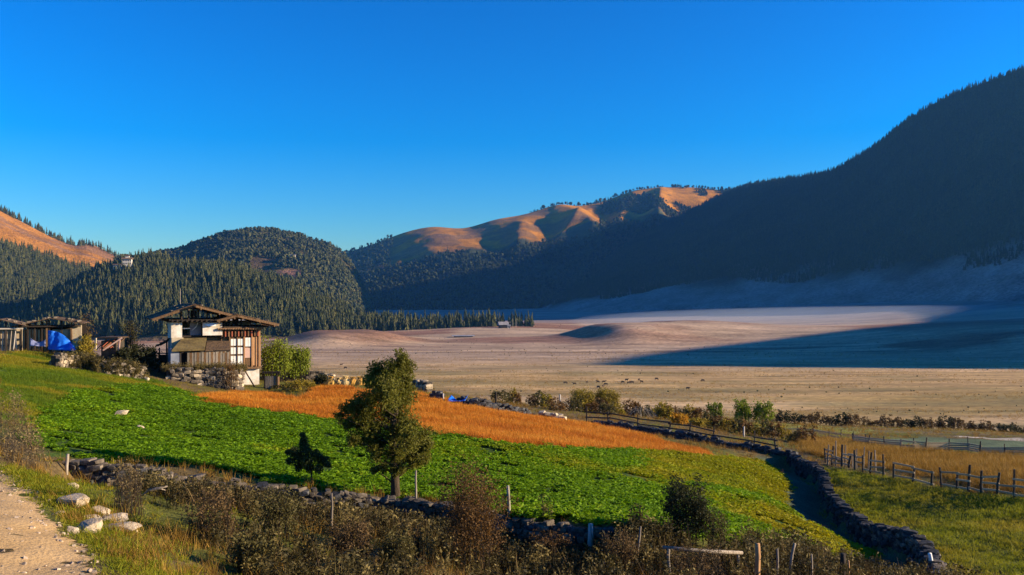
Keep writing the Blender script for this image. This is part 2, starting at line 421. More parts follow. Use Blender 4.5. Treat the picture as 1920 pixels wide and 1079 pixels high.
def near_grid():
    # finer near the camera
    y1 = np.concatenate([np.linspace(-60, 8, 24)[:-1], 8 + (np.linspace(0, 1, 300) ** 1.7) * 322])
    u = np.linspace(-1, 1, 341); x1 = np.sign(u) * (35 * np.abs(u) + 140 * np.abs(u) ** 3.2)
    X, Y = np.meshgrid(x1, y1)
    return X, Y
GX, GY = near_grid()
GZ = gz(GX, GY)
col = np.zeros(GX.shape + (3,)); col[:] = (0.125, 0.085, 0.035)              # dry weedy ground
nz = fbm(GX * 0.13, GY * 0.13, 4, 3)
def paint(mask, c, amt=1.0):
    a = np.asarray(mask, float)[..., None] * amt
    col[:] = col * (1 - a) + np.array(c) * a
paint(smooth(0.42, 0.62, nz), (0.10, 0.10, 0.02))
paint(GY > 112, (0.16, 0.12, 0.05))
paint(in_poly(GX, GY, P_LAWN), (0.11, 0.18, 0.012))
paint(in_poly(GX, GY, P_GREEN), (0.045, 0.075, 0.012))
paint(in_poly(GX, GY, P_YELLOW), (0.15, 0.13, 0.015))
paint(in_poly(GX, GY, P_ORANGE), (0.33, 0.12, 0.012))
paint(in_poly(GX, GY, P_PASTURE), (0.095, 0.10, 0.012))
paint(in_poly(GX, GY, P_LANE), (0.07, 0.085, 0.05))
paint(in_poly(GX, GY, P_AMBER), (0.20, 0.115, 0.02))
paint(in_poly(GX, GY, P_TEAL), (0.12, 0.15, 0.075))
paint(in_poly(GX, GY, P_STRIP), (0.20, 0.20, 0.05))
paint(in_poly(GX, GY, P_FROST), (0.50, 0.42, 0.31))
# the rusty bare strip across the lawn
rl = np.array([hit(60, 712)[:2], hit(110, 713)[:2], hit(170, 720)[:2]])
d_, _, _ = dist_line(GX, GY, np.c_[rl, [0, 0, 0]], 1)
paint(smooth(3.0, 0.6, d_), (0.26, 0.11, 0.02), 0.9)
near = add('ground', grid_mesh('ground', np.stack([GX, GY, GZ], -1), M['near_ground'], col))
tag(near, 'green and brown hillside of the farm above the valley', 'ground', kind='structure')

# the dirt road: a sheet just above the bank
def road_sheet():
    xs = np.linspace(-42, -3, 200); ys = np.linspace(-20, 46, 300)
    X, Y = np.meshgrid(xs, ys); Z = gz(X, Y) + 0.012 + (fbm(X * 2.4, Y * 2.4, 3, 77) - 0.5) * 0.05
    X2 = X + (fbm(X * 0.9, Y * 0.9, 3, 71) - 0.5) * 1.1; Y2 = Y + (fbm(X * 0.9, Y * 0.9, 3, 72) - 0.5) * 1.1
    m = in_poly(X2, Y2, P_ROAD)
    idx = -np.ones(X.shape, int); v = []; f = []
    for i in range(X.shape[0] - 1):
        for j in range(X.shape[1] - 1):
            if m[i, j] and m[i + 1, j] and m[i, j + 1] and m[i + 1, j + 1]:
                q = []
                for a, b in ((i, j), (i, j + 1), (i + 1, j + 1), (i + 1, j)):
                    if idx[a, b] < 0: idx[a, b] = len(v); v.append((X[a, b], Y[a, b], Z[a, b]))
                    q.append(idx[a, b])
                f.append(q)
    return v, f
rv, rf = road_sheet()
tag(add('dirt_road', mesh('dirt_road', rv, rf, M['road'], True)), 'pale tan dirt road along the bank', 'road', kind='structure')

# ------------------------------------------------------------------ the valley floor
vc = []
for X in (-3000, -1500, -700, 0, 400, 900):
    for Y in (100, 500, 800): vc.append((X, Y, 0 if X < 900 else 8))
vc += [tuple(W(*c)) for c in [(1100,602,1700),(1300,590,1950),(1500,588,1850),(1700,582,1700),(1900,566,1500),(1900,598,1100),(1900,624,850),(1600,609,1250),(1300,618,1080),(1050,600,2100),
       (945,612,1220),(760,622,1180),(640,632,1100),(1150,625,1150),(1150,586,2600),(1500,572,2350),(1800,560,2000),(2100,560,1700)]]
vc += [(-600, 1250, 6), (-1200, 1500, 8), (-2000, 2200, 20), (0, 3000, 12), (-600, 3000, 12), (-1500, 3500, 20), (1500, 3500, 60), (0, 5000, 20), (2500, 1500, 80), (2500, 400, 30)]
val_tps = TPS(vc, 1000.0, 2e-3)
def mound(x, y, cx, cy, rx, ry, h, rot=0.0, p=2.0):
    c, s = math.cos(rot), math.sin(rot)
    u = ((x - cx) * c + (y - cy) * s) / rx; v = (-(x - cx) * s + (y - cy) * c) / ry
    return h * np.exp(-(np.sqrt(u * u + v * v) ** p))
def vz(x, y):
    x = np.asarray(x, float); y = np.asarray(y, float)
    z = np.maximum(val_tps(x, y), -1.0) * smooth(780, 1050, y + 0.25 * x)
    # knolls with steep western flanks
    def knoll(cx, cy, wl, wr, ry, h, rot):
        c, s = math.cos(rot), math.sin(rot)
        u = (x - cx) * c + (y - cy) * s; v = -(x - cx) * s + (y - cy) * c
        u = np.where(u < 0, u / wl, u / wr)
        return h * np.exp(-(u * u)) * np.exp(-(v / ry) ** 4)
    z = z + knoll(112, 1010, 36, 150, 75, 14.5, 0.35) + knoll(190, 1180, 28, 120, 70, 11, 0.2)
    z = z + knoll(-205, 985, 34, 70, 60, 13, 0.45) + knoll(-150, 1000, 30, 40, 40, 6, 0.4)
    z = z + (fbm(x * 0.004, y * 0.004, 3, 21) - 0.5) * 5 * smooth(750, 1100, y) + (fbm(x * 0.02, y * 0.02, 3, 22) - 0.5) * 0.7
    return z
ya = np.concatenate([np.linspace(-3000, 120, 16)[:-1], np.geomspace(120, 760, 90)[:-1], np.linspace(760, 1400, 220)[:-1], np.geomspace(1400, 9000, 80)])
ua = np.linspace(-1, 1, 301); xa = np.sign(ua) * (700 * np.abs(ua) + 7300 * np.abs(ua) ** 4)
VX, VY = np.meshgrid(xa, ya); VZ = vz(VX, VY)
VZ = np.where((np.abs(VX) < 165) & (VY < 255), np.minimum(VZ, -14.0), VZ)
VZ = np.where(VY < 110, np.minimum(VZ, -14), VZ)
vcol = np.zeros(VX.shape + (3,)); vcol[:] = (0.52, 0.325, 0.13)
def vpaint(m, c, amt=1.0):
    a = np.asarray(m, float)[..., None] * amt; vcol[:] = vcol * (1 - a) + np.array(c) * a
n1 = fbm(VX * 0.0035, VY * 0.022, 4, 41); n2 = fbm(VX * 0.012, VY * 0.07, 3, 42)
vpaint(smooth(520, 330, VY + (n1 - 0.5) * 260), (0.32, 0.21, 0.055), 0.85)
vpaint(smooth(0.5, 0.66, n1), (0.58, 0.385, 0.19), 0.8)
vpaint(smooth(0.56, 0.68, n2) * (VY < 900), (0.25, 0.19, 0.07), 0.7)
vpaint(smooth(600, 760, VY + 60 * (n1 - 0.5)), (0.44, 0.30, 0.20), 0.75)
n3 = fbm(VX * 0.006, VY * 0.012, 4, 43)
vpaint(smooth(880, 1000, VY) * smooth(0.40, 0.56, n3), (0.27, 0.13, 0.075), 0.9)
vpaint(smooth(820, 850, VY) * smooth(905, 870, VY) * smooth(0.46, 0.6, n2), (0.15, 0.09, 0.06), 0.75)
vpaint(smooth(1350, 1700, VY + 0.25 * VX), (0.30, 0.235, 0.20), 0.85)
vpaint(smooth(0.5, 0.62, fbm(VX * 0.006, VY * 0.008, 4, 46)) * smooth(1350, 1700, VY), (0.22, 0.17, 0.14), 0.4)
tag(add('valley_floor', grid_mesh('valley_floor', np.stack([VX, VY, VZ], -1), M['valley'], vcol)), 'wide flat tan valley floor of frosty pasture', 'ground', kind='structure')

# ------------------------------------------------------------------ hills and mountains
def cr(P, n): return polyline(P, n)
class Hill:
    """sheet swept from a foot line over a ridge line and down behind"""
    def __init__(self, name, ridge, foot, nu, nv, pw=1.0, back=600, relief=(0, 400), seed=1, label='', colour=None, gully=None, zback=-20):
        R = cr(ridge, nu); Ft = cr(foot, nu)
        v = np.concatenate([np.linspace(0, 1, nv), 1 + np.linspace(0, 1, max(6, nv // 4))[1:]])
        P = np.zeros((len(v), nu, 3))
        for i, t in enumerate(v):
            if t <= 1:
                q = Ft + (R - Ft) * t
                q[:, 2] = Ft[:, 2] + (R[:, 2] - Ft[:, 2]) * (t ** pw)
            else:
                dirv = R[:, :2] - Ft[:, :2]; dirv = dirv / np.linalg.norm(dirv, axis=1)[:, None]
                q = R.copy(); q[:, :2] += dirv * back * (t - 1); q[:, 2] = R[:, 2] + (zback - R[:, 2]) * (1 - np.cos((t - 1) * math.pi)) / 2
            P[i] = q
        vv = np.minimum(v, 1)[:, None]; win = np.sin(np.clip(vv, 0, 1) * math.pi) ** 0.7 + 0.0 * P[..., 0]
        amp, sc = relief
        if amp:
            P[..., 2] += amp * (ridged(P[..., 0] / sc, P[..., 1] / sc, 4, seed) - 0.55) * win
        if gully is not None: P[..., 2] += gully(P) * win
        P[..., 2] += (fbm(P[..., 0] / 60, P[..., 1] / 60, 3, seed + 5) - 0.5) * 8 * np.minimum(1, win * 2)
        # the foot runs on below the valley floor
        sk = P[:1].copy(); dv = Ft[:, :2] - R[:, :2]; sk[0, :, :2] += dv / np.linalg.norm(dv, axis=1)[:, None] * 90; sk[0, :, 2] -= 30
        P = np.concatenate([sk, P]); v = np.concatenate([[-0.01], v]); vv = np.clip(v, 0, 1)[:, None]
        self.P = P; self.v = v; self.nv = nv
        c = colour(P, vv + 0 * P[..., 0])
        o = add(name, grid_mesh(name, P, M['hill_ground'], c)); tag(o, label, 'hill', kind='structure'); self.o = o
    def sample(self, n, vmax=1.08, gen=rng):
        P = self.P; nu = P.shape[1]
        # weight by area of the quads
        a = np.linalg.norm(np.cross(P[1:, :-1] - P[:-1, :-1], P[:-1, 1:] - P[:-1, :-1]), axis=-1)
        k = (self.v[:-1] < vmax) & (self.v[:-1] >= 0); a = a * k[:, None]
        cdf = np.cumsum(a.ravel()); r = np.searchsorted(cdf, gen.random(n) * cdf[-1])
        i, j = np.unravel_index(r, a.shape); s, t = gen.random(n)[:, None], gen.random(n)[:, None]
        p = (P[i, j] * (1 - s) + P[i + 1, j] * s) * (1 - t) + (P[i, j + 1] * (1 - s) + P[i + 1, j + 1] * s) * t
        return p, self.v[i]

def pix(p):
    return 960 + F * p[..., 0] / p[..., 1], HY - F * (p[..., 2] - EYE) / p[..., 1]
def mixc(c, m, d):
    m = np.asarray(m, float)[..., None]; return c * (1 - m) + np.array(d) * m
FOREST = np.array((0.022, 0.032, 0.014)); ORANGE = np.array((0.42, 0.165, 0.004)); BROWN = np.array((0.24, 0.115, 0.06))

# tall mountain on the right; its ridge beyond the frame is unseen, shaped to cast the valley's shadow band
rm_r = [W(*c) for c in [(925,606,3600),(1000,568,3800),(1100,508,3950),(1200,446,4150),(1280,404,4300),(1370,358,4300),(1450,339,4000),(1540,326,3700),(1620,287,3450),(1700,228,3200),(1770,185,3000),(1850,154,2800),(1925,128,2650),(2020,84,2500)]]
rm_f = [W(*c) for c in [(930,600,3300),(985,590,3200),(1050,582,2900),(1120,578,2700),(1200,574,2600),(1290,572,2500),(1370,571,2400),(1460,571,2300),(1550,572,2200),(1640,573,2100),(1730,569,2000),(1810,560,1900),(1880,551,1820),(1960,540,1750)]]
for a, b in [((1560,2250,600),(950,1550,55)),((1540,1870,310),(900,1330,38)),((1520,1700,262),(900,1230,32)),((1515,1520,282),(890,1120,28)),((1510,1250,298),(885,1000,20)),((1505,1010,332),(880,870,12)),((1500,830,396),(870,730,8)),((1500,665,424),(870,600,2)),((1500,622,414),(870,565,0)),((1500,584,285),(880,520,0)),((1500,300,240),(900,260,0)),((1500,-500,200),(900,-500,0))]:
    rm_r.append(np.array(a, float)); rm_f.append(np.array(b, float))
def c_right(P, v):
    c = np.zeros(P.shape); c[:] = FOREST
    c = mixc(c, smooth(0.24, 0.08, v + (fbm(P[..., 0] / 200, P[..., 1] / 200, 3, 3) - 0.5) * 0.2), (0.26, 0.205, 0.175))
    return c
h_right = Hill('mountain', rm_r, rm_f, 420, 90, 1.15, 900, (70, 420), 4, 'tall dark forested mountain in shade on the right', c_right)

om_r = [W(*c) for c in [(520,520,4600),(600,492,4600),(650,474,4600),(700,458,4600),(760,436,4600),(810,426,4600),(870,428,4600),(930,412,4600),(985,402,4700),(1040,386,4800),(1090,386,4900),(1130,378,5000),(1190,358,5100),(1240,352,5100),(1300,352,5100),(1370,357,5100),(1480,352,5100),(1600,350,5000)]]
om_f = [W(*c) for c in [(690,584,3000),(780,585,3000),(840,585,3000),(900,585,3000),(960,585,3050),(1010,585,3100),(1070,585,3150),(1120,585,3200),(1150,585,3200),(1190,585,3200),(1220,585,3200),(1245,585,3250),(1275,585,3300),(1300,585,3300),(1340,585,3300),(1400,585,3300),(1500,585,3300),(1600,585,3300)]]
def om_g(P):
    px, py = pix(P)
    g = 0
    # grassy spurs that run down towards the valley
    for x0, y0, x1, y1, wd, h in ((985,402,970,470,30,42),(1050,386,1120,445,20,70),(1000,400,900,440,30,14),(820,425,800,470,40,16),(1240,352,1235,420,20,80),(1190,358,1160,430,20,55),(1130,378,1060,440,12,30)):
        dx, dy = x1 - x0, y1 - y0; t = np.clip(((px - x0) * dx + (py - y0) * dy) / (dx * dx + dy * dy), 0, 1.6)
        d = np.hypot(px - x0 - t * dx, py - y0 - t * dy)
        g = g + h * np.exp(-(d / wd) ** 1.5) * smooth(1.6, 0.9, t)
    return g
def c_orange(P, v):
    px, py = pix(P)
    c = np.zeros(P.shape); c[:] = ORANGE
    n = fbm(P[..., 0] / 160, P[..., 1] / 160, 4, 8)
    c = mixc(c, smooth(0.5, 0.62, n), (0.23, 0.11, 0.03))
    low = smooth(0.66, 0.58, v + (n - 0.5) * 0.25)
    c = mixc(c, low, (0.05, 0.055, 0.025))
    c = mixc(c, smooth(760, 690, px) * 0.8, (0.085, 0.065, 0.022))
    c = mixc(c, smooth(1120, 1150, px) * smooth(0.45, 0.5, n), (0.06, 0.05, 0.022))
    return c
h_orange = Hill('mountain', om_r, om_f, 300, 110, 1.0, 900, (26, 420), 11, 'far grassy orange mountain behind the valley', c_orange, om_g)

dm_r = [W(*c) for c in [(150,520,2700),(210,492,2700),(270,484,2750),(330,474,2800),(380,454,2850),(430,440,2850),(490,433,2850),(540,440,2850),(590,454,2850),(630,468,2850),(660,500,2800),(690,560,2700),(700,590,2650)]]
dm_f = [W(*c) for c in [(150,580,1900),(210,580,1900),(270,580,1900),(330,580,1900),(380,580,1900),(430,580,1900),(490,580,1900),(540,580,1900),(580,580,1950),(610,582,2000),(640,584,2050),(665,586,2150),(680,588,2250)]]
def c_dome(P, v):
    px, py = pix(P)
    c = np.zeros(P.shape); c[:] = (0.11, 0.085, 0.028)
    n = fbm(P[..., 0] / 120, P[..., 1] / 120, 4, 18)
    c = mixc(c, smooth(0.48, 0.6, n), (0.045, 0.045, 0.018))
    c = mixc(c, smooth(0.56, 0.66, fbm(P[..., 0] / 220, P[..., 1] / 220, 3, 19)), (0.10, 0.065, 0.028))
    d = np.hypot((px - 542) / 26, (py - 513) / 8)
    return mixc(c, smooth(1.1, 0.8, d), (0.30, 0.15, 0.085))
h_dome = Hill('hill', dm_r, dm_f, 200, 80, 0.8, 500, (60, 300), 15, 'rounded olive wooded hill behind the pine forest', c_dome)

lm_r = [W(*c) for c in [(-420,250,2600),(-250,300,2600),(-100,352,2600),(-40,374,2600),(0,394,2600),(50,421,2600),(100,446,2600),(140,460,2600),(170,459,2700),(205,474,2700),(240,496,2700),(280,540,2600)]]
lm_f = [W(*c) for c in [(-420,590,1500),(-250,590,1500),(-100,590,1500),(-40,590,1500),(0,590,1500),(40,590,1500),(80,590,1500),(110,590,1550),(140,590,1600),(170,590,1650),(200,590,1700),(240,590,1700)]]
def lm_line(px): return np.interp(px, [-400, 0, 60, 130, 180, 240], [420, 448, 466, 488, 500, 520])
def c_left(P, v):
    px, py = pix(P)
    c = np.zeros(P.shape); c[:] = (0.34, 0.14, 0.025)
    n = fbm(P[..., 0] / 110, P[..., 1] / 110, 4, 28)
    c = mixc(c, smooth(0.5, 0.62, n), (0.25, 0.12, 0.05))
    c = mixc(c, smooth(-4, 6, py + (n - 0.5) * 24 - lm_line(px)), (0.055, 0.06, 0.022))
    return mixc(c, v > 1, (0.05, 0.045, 0.02))
h_left = Hill('mountain', lm_r, lm_f, 160, 80, 0.9, 600, (50, 380), 25, 'reddish grassy mountain at the left edge of the valley', c_left)

fh_r = [W(*c) for c in [(-260,650,1500),(-100,640,1500),(0,625,1500),(60,588,1500),(120,547,1500),(170,521,1500),(220,502,1500),(290,492,1500),(340,504,1490),(420,506,1470),(500,530,1440),(560,550,1400),(600,566,1370),(650,592,1330),(690,604,1310),(760,612,1290),(830,616,1270),(880,611,1270),(930,616,1260),(1000,624,1260)]]
fh_f = [W(*c) for c in [(-260,664,1050),(-100,662,1050),(0,660,1050),(60,656,1050),(120,653,1050),(170,652,1050),(220,652,1040),(290,651,1030),(340,650,1030),(420,648,1040),(500,646,1060),(560,643,1080),(600,640,1110),(650,635,1150),(690,632,1180),(760,628,1200),(830,624,1210),(880,623,1215),(930,622,1220),(1000,625,1235)]]
def c_forest(P, v):
    c = np.zeros(P.shape); c[:] = (0.05, 0.045, 0.018)
    return mixc(c, smooth(0.07, 0.0, v), (0.24, 0.14, 0.09))
h_forest = Hill('hill', fh_r, fh_f, 220, 70, 0.85, 420, (22, 190), 33, 'pine covered hill rising behind the farmhouse', c_forest)

# ------------------------------------------------------------------ scattering (grass, crops, far woods)
def gn_group():
    g = bpy.data.node_groups.new('scatter', 'GeometryNodeTree')
    g.interface.new_socket('Geometry', in_out='INPUT', socket_type='NodeSocketGeometry')
    g.interface.new_socket('Kinds', in_out='INPUT', socket_type='NodeSocketCollection')
    g.interface.new_socket('Geometry', in_out='OUTPUT', socket_type='NodeSocketGeometry')
    N, L = g.nodes, g.links
    gi = N.new('NodeGroupInput'); go = N.new('NodeGroupOutput')
    ci = N.new('GeometryNodeCollectionInfo'); ci.inputs['Separate Children'].default_value = True; ci.inputs['Reset Children'].default_value = True
    ip = N.new('GeometryNodeInstanceOnPoints'); ip.inputs['Pick Instance'].default_value = True
    def attr(nm, ty):
        a = N.new('GeometryNodeInputNamedAttribute'); a.data_type = ty; a.inputs['Name'].default_value = nm; return a.outputs['Attribute']
    L.new(gi.outputs['Geometry'], ip.inputs['Points']); L.new(gi.outputs['Kinds'], ci.inputs['Collection'])
    L.new(ci.outputs[0], ip.inputs['Instance']); L.new(attr('kind_id', 'INT'), ip.inputs['Instance Index'])
    L.new(attr('turn', 'FLOAT_VECTOR'), ip.inputs['Rotation']); L.new(attr('size', 'FLOAT_VECTOR'), ip.inputs['Scale'])
    L.new(ip.outputs[0], go.inputs[0])
    return g
GN = gn_group()
_kinds = {}
def kinds(name, meshes):
    c = bpy.data.collections.new(name)
    for i, me in enumerate(meshes):
        o = bpy.data.objects.new('%s_%02d' % (name, i), me); c.objects.link(o)
    _kinds[name] = c; c['n'] = len(meshes)
    return c

def scatter(name, pts, size, coll, label, cat, tint=None, tilt=0.12, parent=None, zscale=None):
    n = len(pts)
    me = bpy.data.meshes.new(name); me.vertices.add(n)
    me.vertices.foreach_set('co', np.asarray(pts, np.float32).reshape(-1))
    size = np.broadcast_to(np.asarray(size, float), (n,))
    sz = np.stack([size, size, size * (zscale if zscale is not None else rng.uniform(0.8, 1.2, n))], 1)
    t = np.stack([rng.normal(0, tilt, n), rng.normal(0, tilt, n), rng.uniform(0, 6.283, n)], 1)
    for nm, ty, dat, key in (('size', 'FLOAT_VECTOR', sz, 'vector'), ('turn', 'FLOAT_VECTOR', t, 'vector'),
                             ('tint', 'FLOAT', rng.random(n) if tint is None else np.clip(tint, 0, 1), 'value'),
                             ('kind_id', 'INT', rng.integers(0, coll['n'], n), 'value')):
        a = me.attributes.new(nm, ty, 'POINT'); a.data.foreach_set(key, np.asarray(dat, np.int32 if ty == 'INT' else np.float32).reshape(-1))
    o = add(name, me, parent)
    md = o.modifiers.new('scatter', 'NODES'); md.node_group = GN
    md[[s.identifier for s in GN.interface.items_tree if s.name == 'Kinds'][0]] = coll
    return tag(o, label, cat, kind='stuff')

# --- small plant meshes
def blades(n, h, r, wd, lean, seed, seg=2, droop=0.3):
    """tuft of narrow blades"""
    g = np.random.default_rng(seed); m = MB()
    for k in range(n):
        a = g.uniform(0, 6.283); rr = r * math.sqrt(g.random()); x, y = rr * math.cos(a), rr * math.sin(a)
        b = g.uniform(0, 6.283); L = h * g.uniform(0.55, 1.15); ln = lean * g.uniform(0.2, 1.3)
        dx, dy = math.cos(b), math.sin(b); sx, sy = -dy, dx
        pts = []
        for i in range(seg + 1):
            t = i / seg; o = ln * L * t * (1 + droop * t); z = L * t * (1 - 0.35 * ln * t)
            ww = wd * (1 - 0.85 * t)
            pts += [(x + dx * o - sx * ww, y + dy * o - sy * ww, z), (x + dx * o + sx * ww, y + dy * o + sy * ww, z)]
        m.add(pts, [(2 * i, 2 * i + 1, 2 * i + 3, 2 * i + 2) for i in range(seg)])
    return m
def rosette(n, r, h, seed):
    """leafy crop plant: broad folded leaves on short stalks"""
    g = np.random.default_rng(seed); m = MB()
    for k in range(n):
        a = 6.283 * k / n + g.uniform(-0.5, 0.5); L = r * g.uniform(0.6, 1.15); wd = L * g.uniform(0.34, 0.5); el = g.uniform(0.15, 1.15)
        ca, sa = math.cos(a), math.sin(a); z0 = h * g.uniform(0.15, 0.7); tw = g.uniform(-0.5, 0.5)
        def p(u, v, dz=0):   # u along leaf, v across
            out = L * u * math.cos(el * (1 - 0.5 * u)); z = z0 + L * u * math.sin(el * (1 - 0.7 * u)) + dz + v * tw
            return (ca * out - sa * v, sa * out + ca * v, z)
        v = [p(0.08, 0), p(0.5, -wd / 2, 0.03 * r), p(0.5, 0, -0.05 * r), p(0.5, wd / 2, 0.03 * r), p(0.82, -wd * 0.36), p(0.84, wd * 0.36), p(1.05, 0, -0.08 * r)]
        m.add(v, [(0, 1, 2), (0, 2, 3), (1, 4, 6, 2), (2, 6, 5, 3)])
    return m
def weed(seed, h=0.9, n=9, leafn=9, lw=0.02):
    """dry upright weed with side twigs and shrivelled leaves"""
    g = np.random.default_rng(seed); m = MB()
    for k in range(n):
        a = g.uniform(0, 6.283); r0 = 0.18 * math.sqrt(g.random()); H = h * g.uniform(0.5, 1.1); ln = g.uniform(0, 0.35); b = g.uniform(0, 6.283)
        p0 = np.array([r0 * math.cos(a), r0 * math.sin(a), 0]); p1 = p0 + np.array([ln * H * math.cos(b), ln * H * math.sin(b), H])
        s = np.array([-math.sin(b + 0.6), math.cos(b + 0.6), 0]) * lw * 0.5
        m.add([p0 - s, p0 + s, p1 + s * 0.3, p1 - s * 0.3], [(0, 1, 2, 3)])
        for q in range(leafn):
            t = g.uniform(0.3, 1.0); c = p0 + (p1 - p0) * t; d = g.normal(0, 1, 3); d[2] = abs(d[2]) * 0.6; d /= np.linalg.norm(d)
            L = g.uniform(0.06, 0.16); e = np.cross(d, g.normal(0, 1, 3)); e = e / np.linalg.norm(e) * L * 0.22
            m.add([c, c + d * L * 0.5 + e, c + d * L, c + d * L * 0.5 - e], [(0, 1, 2, 3)])
    return m
def far_conifer(seed, h=1.0, r=0.17, tiers=6, pts=7):
    """spruce or pine as jagged overlapping skirts of branches round a trunk (unit height)"""
    g = np.random.default_rng(seed); m = MB()
    m.tube([(0, 0, -0.06), (0, 0, 0.5), (0, 0, 0.97)], [0.018, 0.012, 0.002], 4, False)
    for k in range(tiers):
        t = k / tiers; z0 = 0.10 + 0.86 * t; z1 = min(1.0, z0 + 0.30 - 0.10 * t); R = r * (1 - t) ** 0.8 * g.uniform(0.8, 1.15) + 0.012
        cx, cy = g.normal(0, 0.012, 2); v = [(cx * 0.5, cy * 0.5, z1)]; n = pts - (k > tiers * 0.6) * 2
        for q in range(2 * n):
            a = math.pi * q / n + g.uniform(-0.2, 0.2); rr = R * (g.uniform(0.75, 1.25) if q % 2 == 0 else g.uniform(0.35, 0.6))
            v.append((cx + rr * math.cos(a), cy + rr * math.sin(a), z0 + (0.0 if q % 2 == 0 else 0.05) + g.uniform(-0.03, 0.03)))
        m.add(v, [(0, 1 + q, 1 + (q + 1) % (2 * n)) for q in range(2 * n)])
    return m
def far_broadleaf(seed, n=46):
    """small round tree of leaf tufts (unit height)"""
    g = np.random.default_rng(seed); m = MB()
    m.tube([(0, 0, -0.05), (0, 0, 0.5)], [0.03, 0.015], 4, False)
    for k in range(n):
        d = g.normal(0, 1, 3); d /= np.linalg.norm(d); c = np.array([0, 0, 0.6]) + d * np.array([0.30, 0.30, 0.36]) * g.uniform(0.6, 1.05)
        e1 = np.cross(d, g.normal(0, 1, 3)); e1 /= np.linalg.norm(e1); e2 = np.cross(d, e1); s = g.uniform(0.10, 0.18)
        m.add([c + e1 * s, c + e2 * s + d * 0.03, c - e1 * s, c - e2 * s - d * 0.03], [(0, 1, 2, 3)])
    return m
def ms(lst, mt): return [mesh('plant', m.v, m.f, mt) for m in lst]

M['crop'] = leaf_mat('crop_leaf', (0.075, 0.165, 0.003), (0.19, 0.32, 0.004), 0.45, c3=(0.37, 0.31, 0.007))
M['stubble'] = leaf_mat('stubble', (0.42, 0.115, 0.008), (0.62, 0.22, 0.016), 0.25, c3=(0.66, 0.30, 0.035))
M['grass'] = leaf_mat('grass', (0.12, 0.19, 0.008), (0.26, 0.26, 0.010), 0.45, c3=(0.38, 0.26, 0.02))
M['dry_grass'] = leaf_mat('dry_grass', (0.14, 0.075, 0.012), (0.33, 0.175, 0.022), 0.3, c3=(0.46, 0.28, 0.06))
M['weed'] = leaf_mat('weed', (0.035, 0.028, 0.008), (0.10, 0.075, 0.018), 0.25, c3=(0.26, 0.19, 0.06))
M['conifer'] = leaf_mat('conifer', (0.018, 0.028, 0.010), (0.055, 0.062, 0.020), 0.0, c3=(0.115, 0.105, 0.032), rough=0.9)
M['pine_thing'] = leaf_mat('pine_thing', (0.022, 0.032, 0.011), (0.06, 0.066, 0.021), 0.0, 'OBJECT', c3=(0.12, 0.11, 0.034), rough=0.9)

K_crop = kinds('crop_plants', ms([rosette(9, 0.30, 0.22, s) for s in range(5)], M['crop']))
K_stub = kinds('stubble_tufts', ms([blades(16, 0.34, 0.30, 0.011, 0.5, 40 + s) for s in range(5)], M['stubble']))
K_grass = kinds('grass_tufts', ms([blades(15, 0.15, 0.22, 0.010, 0.8, 60 + s) for s in range(5)], M['grass']))
K_dry = kinds('dry_tufts', ms([blades(18, 0.55, 0.26, 0.010, 0.45, 80 + s) for s in range(5)], M['dry_grass']))
K_weed = kinds('weeds', ms([weed(100 + s) for s in range(6)], M['weed']))
K_con = kinds('far_conifers', ms([far_conifer(200 + s, tiers=5 + s % 3, r=0.15 + 0.02 * (s % 3)) for s in range(6)] , M['conifer']))
K_mix = kinds('far_mixed_trees', ms([far_conifer(220, r=0.2), far_conifer(221, r=0.22, tiers=5)] + [far_broadleaf(230 + s) for s in range(3)], M['conifer']))

def fill(poly, n, seed=0):
    """n random points inside a world polygon, on the hillside"""
    p = np.array([q[:2] for q in poly], float); lo, hi = p.min(0), p.max(0)
    g = np.random.default_rng(seed); out = np.zeros((0, 2))
    while len(out) < n:
        c = lo + (hi - lo) * g.random((n * 2, 2)); wx = (fbm(c[:, 0] * 0.45, c[:, 1] * 0.45, 3, 301) - 0.5) * 1.6 + g.normal(0, 0.22, len(c)); wy = (fbm(c[:, 0] * 0.45, c[:, 1] * 0.45, 3, 302) - 0.5) * 1.6 + g.normal(0, 0.22, len(c))
        out = np.vstack([out, c[in_poly(c[:, 0] + wx, c[:, 1] + wy, poly)]])
    out = out[:n]
    return np.c_[out, gz(out[:, 0], out[:, 1])]

p = fill(P_GREEN, 95000, 1)
t = 0.12 + 0.5 * fbm(p[:, 0] * 0.18, p[:, 1] * 0.18, 4, 51) + 0.35 * smooth(0.55, 0.7, fbm(p[:, 0] * 0.09, p[:, 1] * 0.13, 3, 151))
pxx, pyy = pix(p)
t = t + 0.26 * smooth(1330, 1480, pxx + 0.6 * (pyy - 930)) + rng.normal(0, 0.09, len(p))
gap = fbm(p[:, 0] * 0.7, p[:, 1] * 0.7, 3, 52)
k = gap > 0.33
scatter('green_crop', p[k], (0.42 + 0.5 * gap[k]) * rng.uniform(0.55, 1.2, k.sum()), K_crop, 'leafy green crop covering the sloping field', 'crop', t[k], 0.2)
p = fill(P_YELLOW, 15000, 2)
scatter('yellowing_crop', p, rng.uniform(0.35, 0.8, len(p)), K_crop, 'yellowing leafy crop at the field corner beside the lane', 'crop', 0.72 + 0.3 * fbm(p[:, 0] * 0.5, p[:, 1] * 0.5, 2, 53) , 0.2)
p = fill(P_ORANGE, 42000, 3)
scatter('orange_stubble', p, rng.uniform(0.6, 1.1, len(p)), K_stub, 'bright orange cut grain field below the farmhouse', 'crop', 0.5 + 1.3 * (fbm(p[:, 0] * 0.22, p[:, 1] * 0.35, 4, 54) - 0.5) + rng.normal(0, 0.16, len(p)), 0.2)
p = fill(P_PASTURE, 42000, 4)
k = fbm(p[:, 0] * 0.5, p[:, 1] * 0.5, 3, 55)
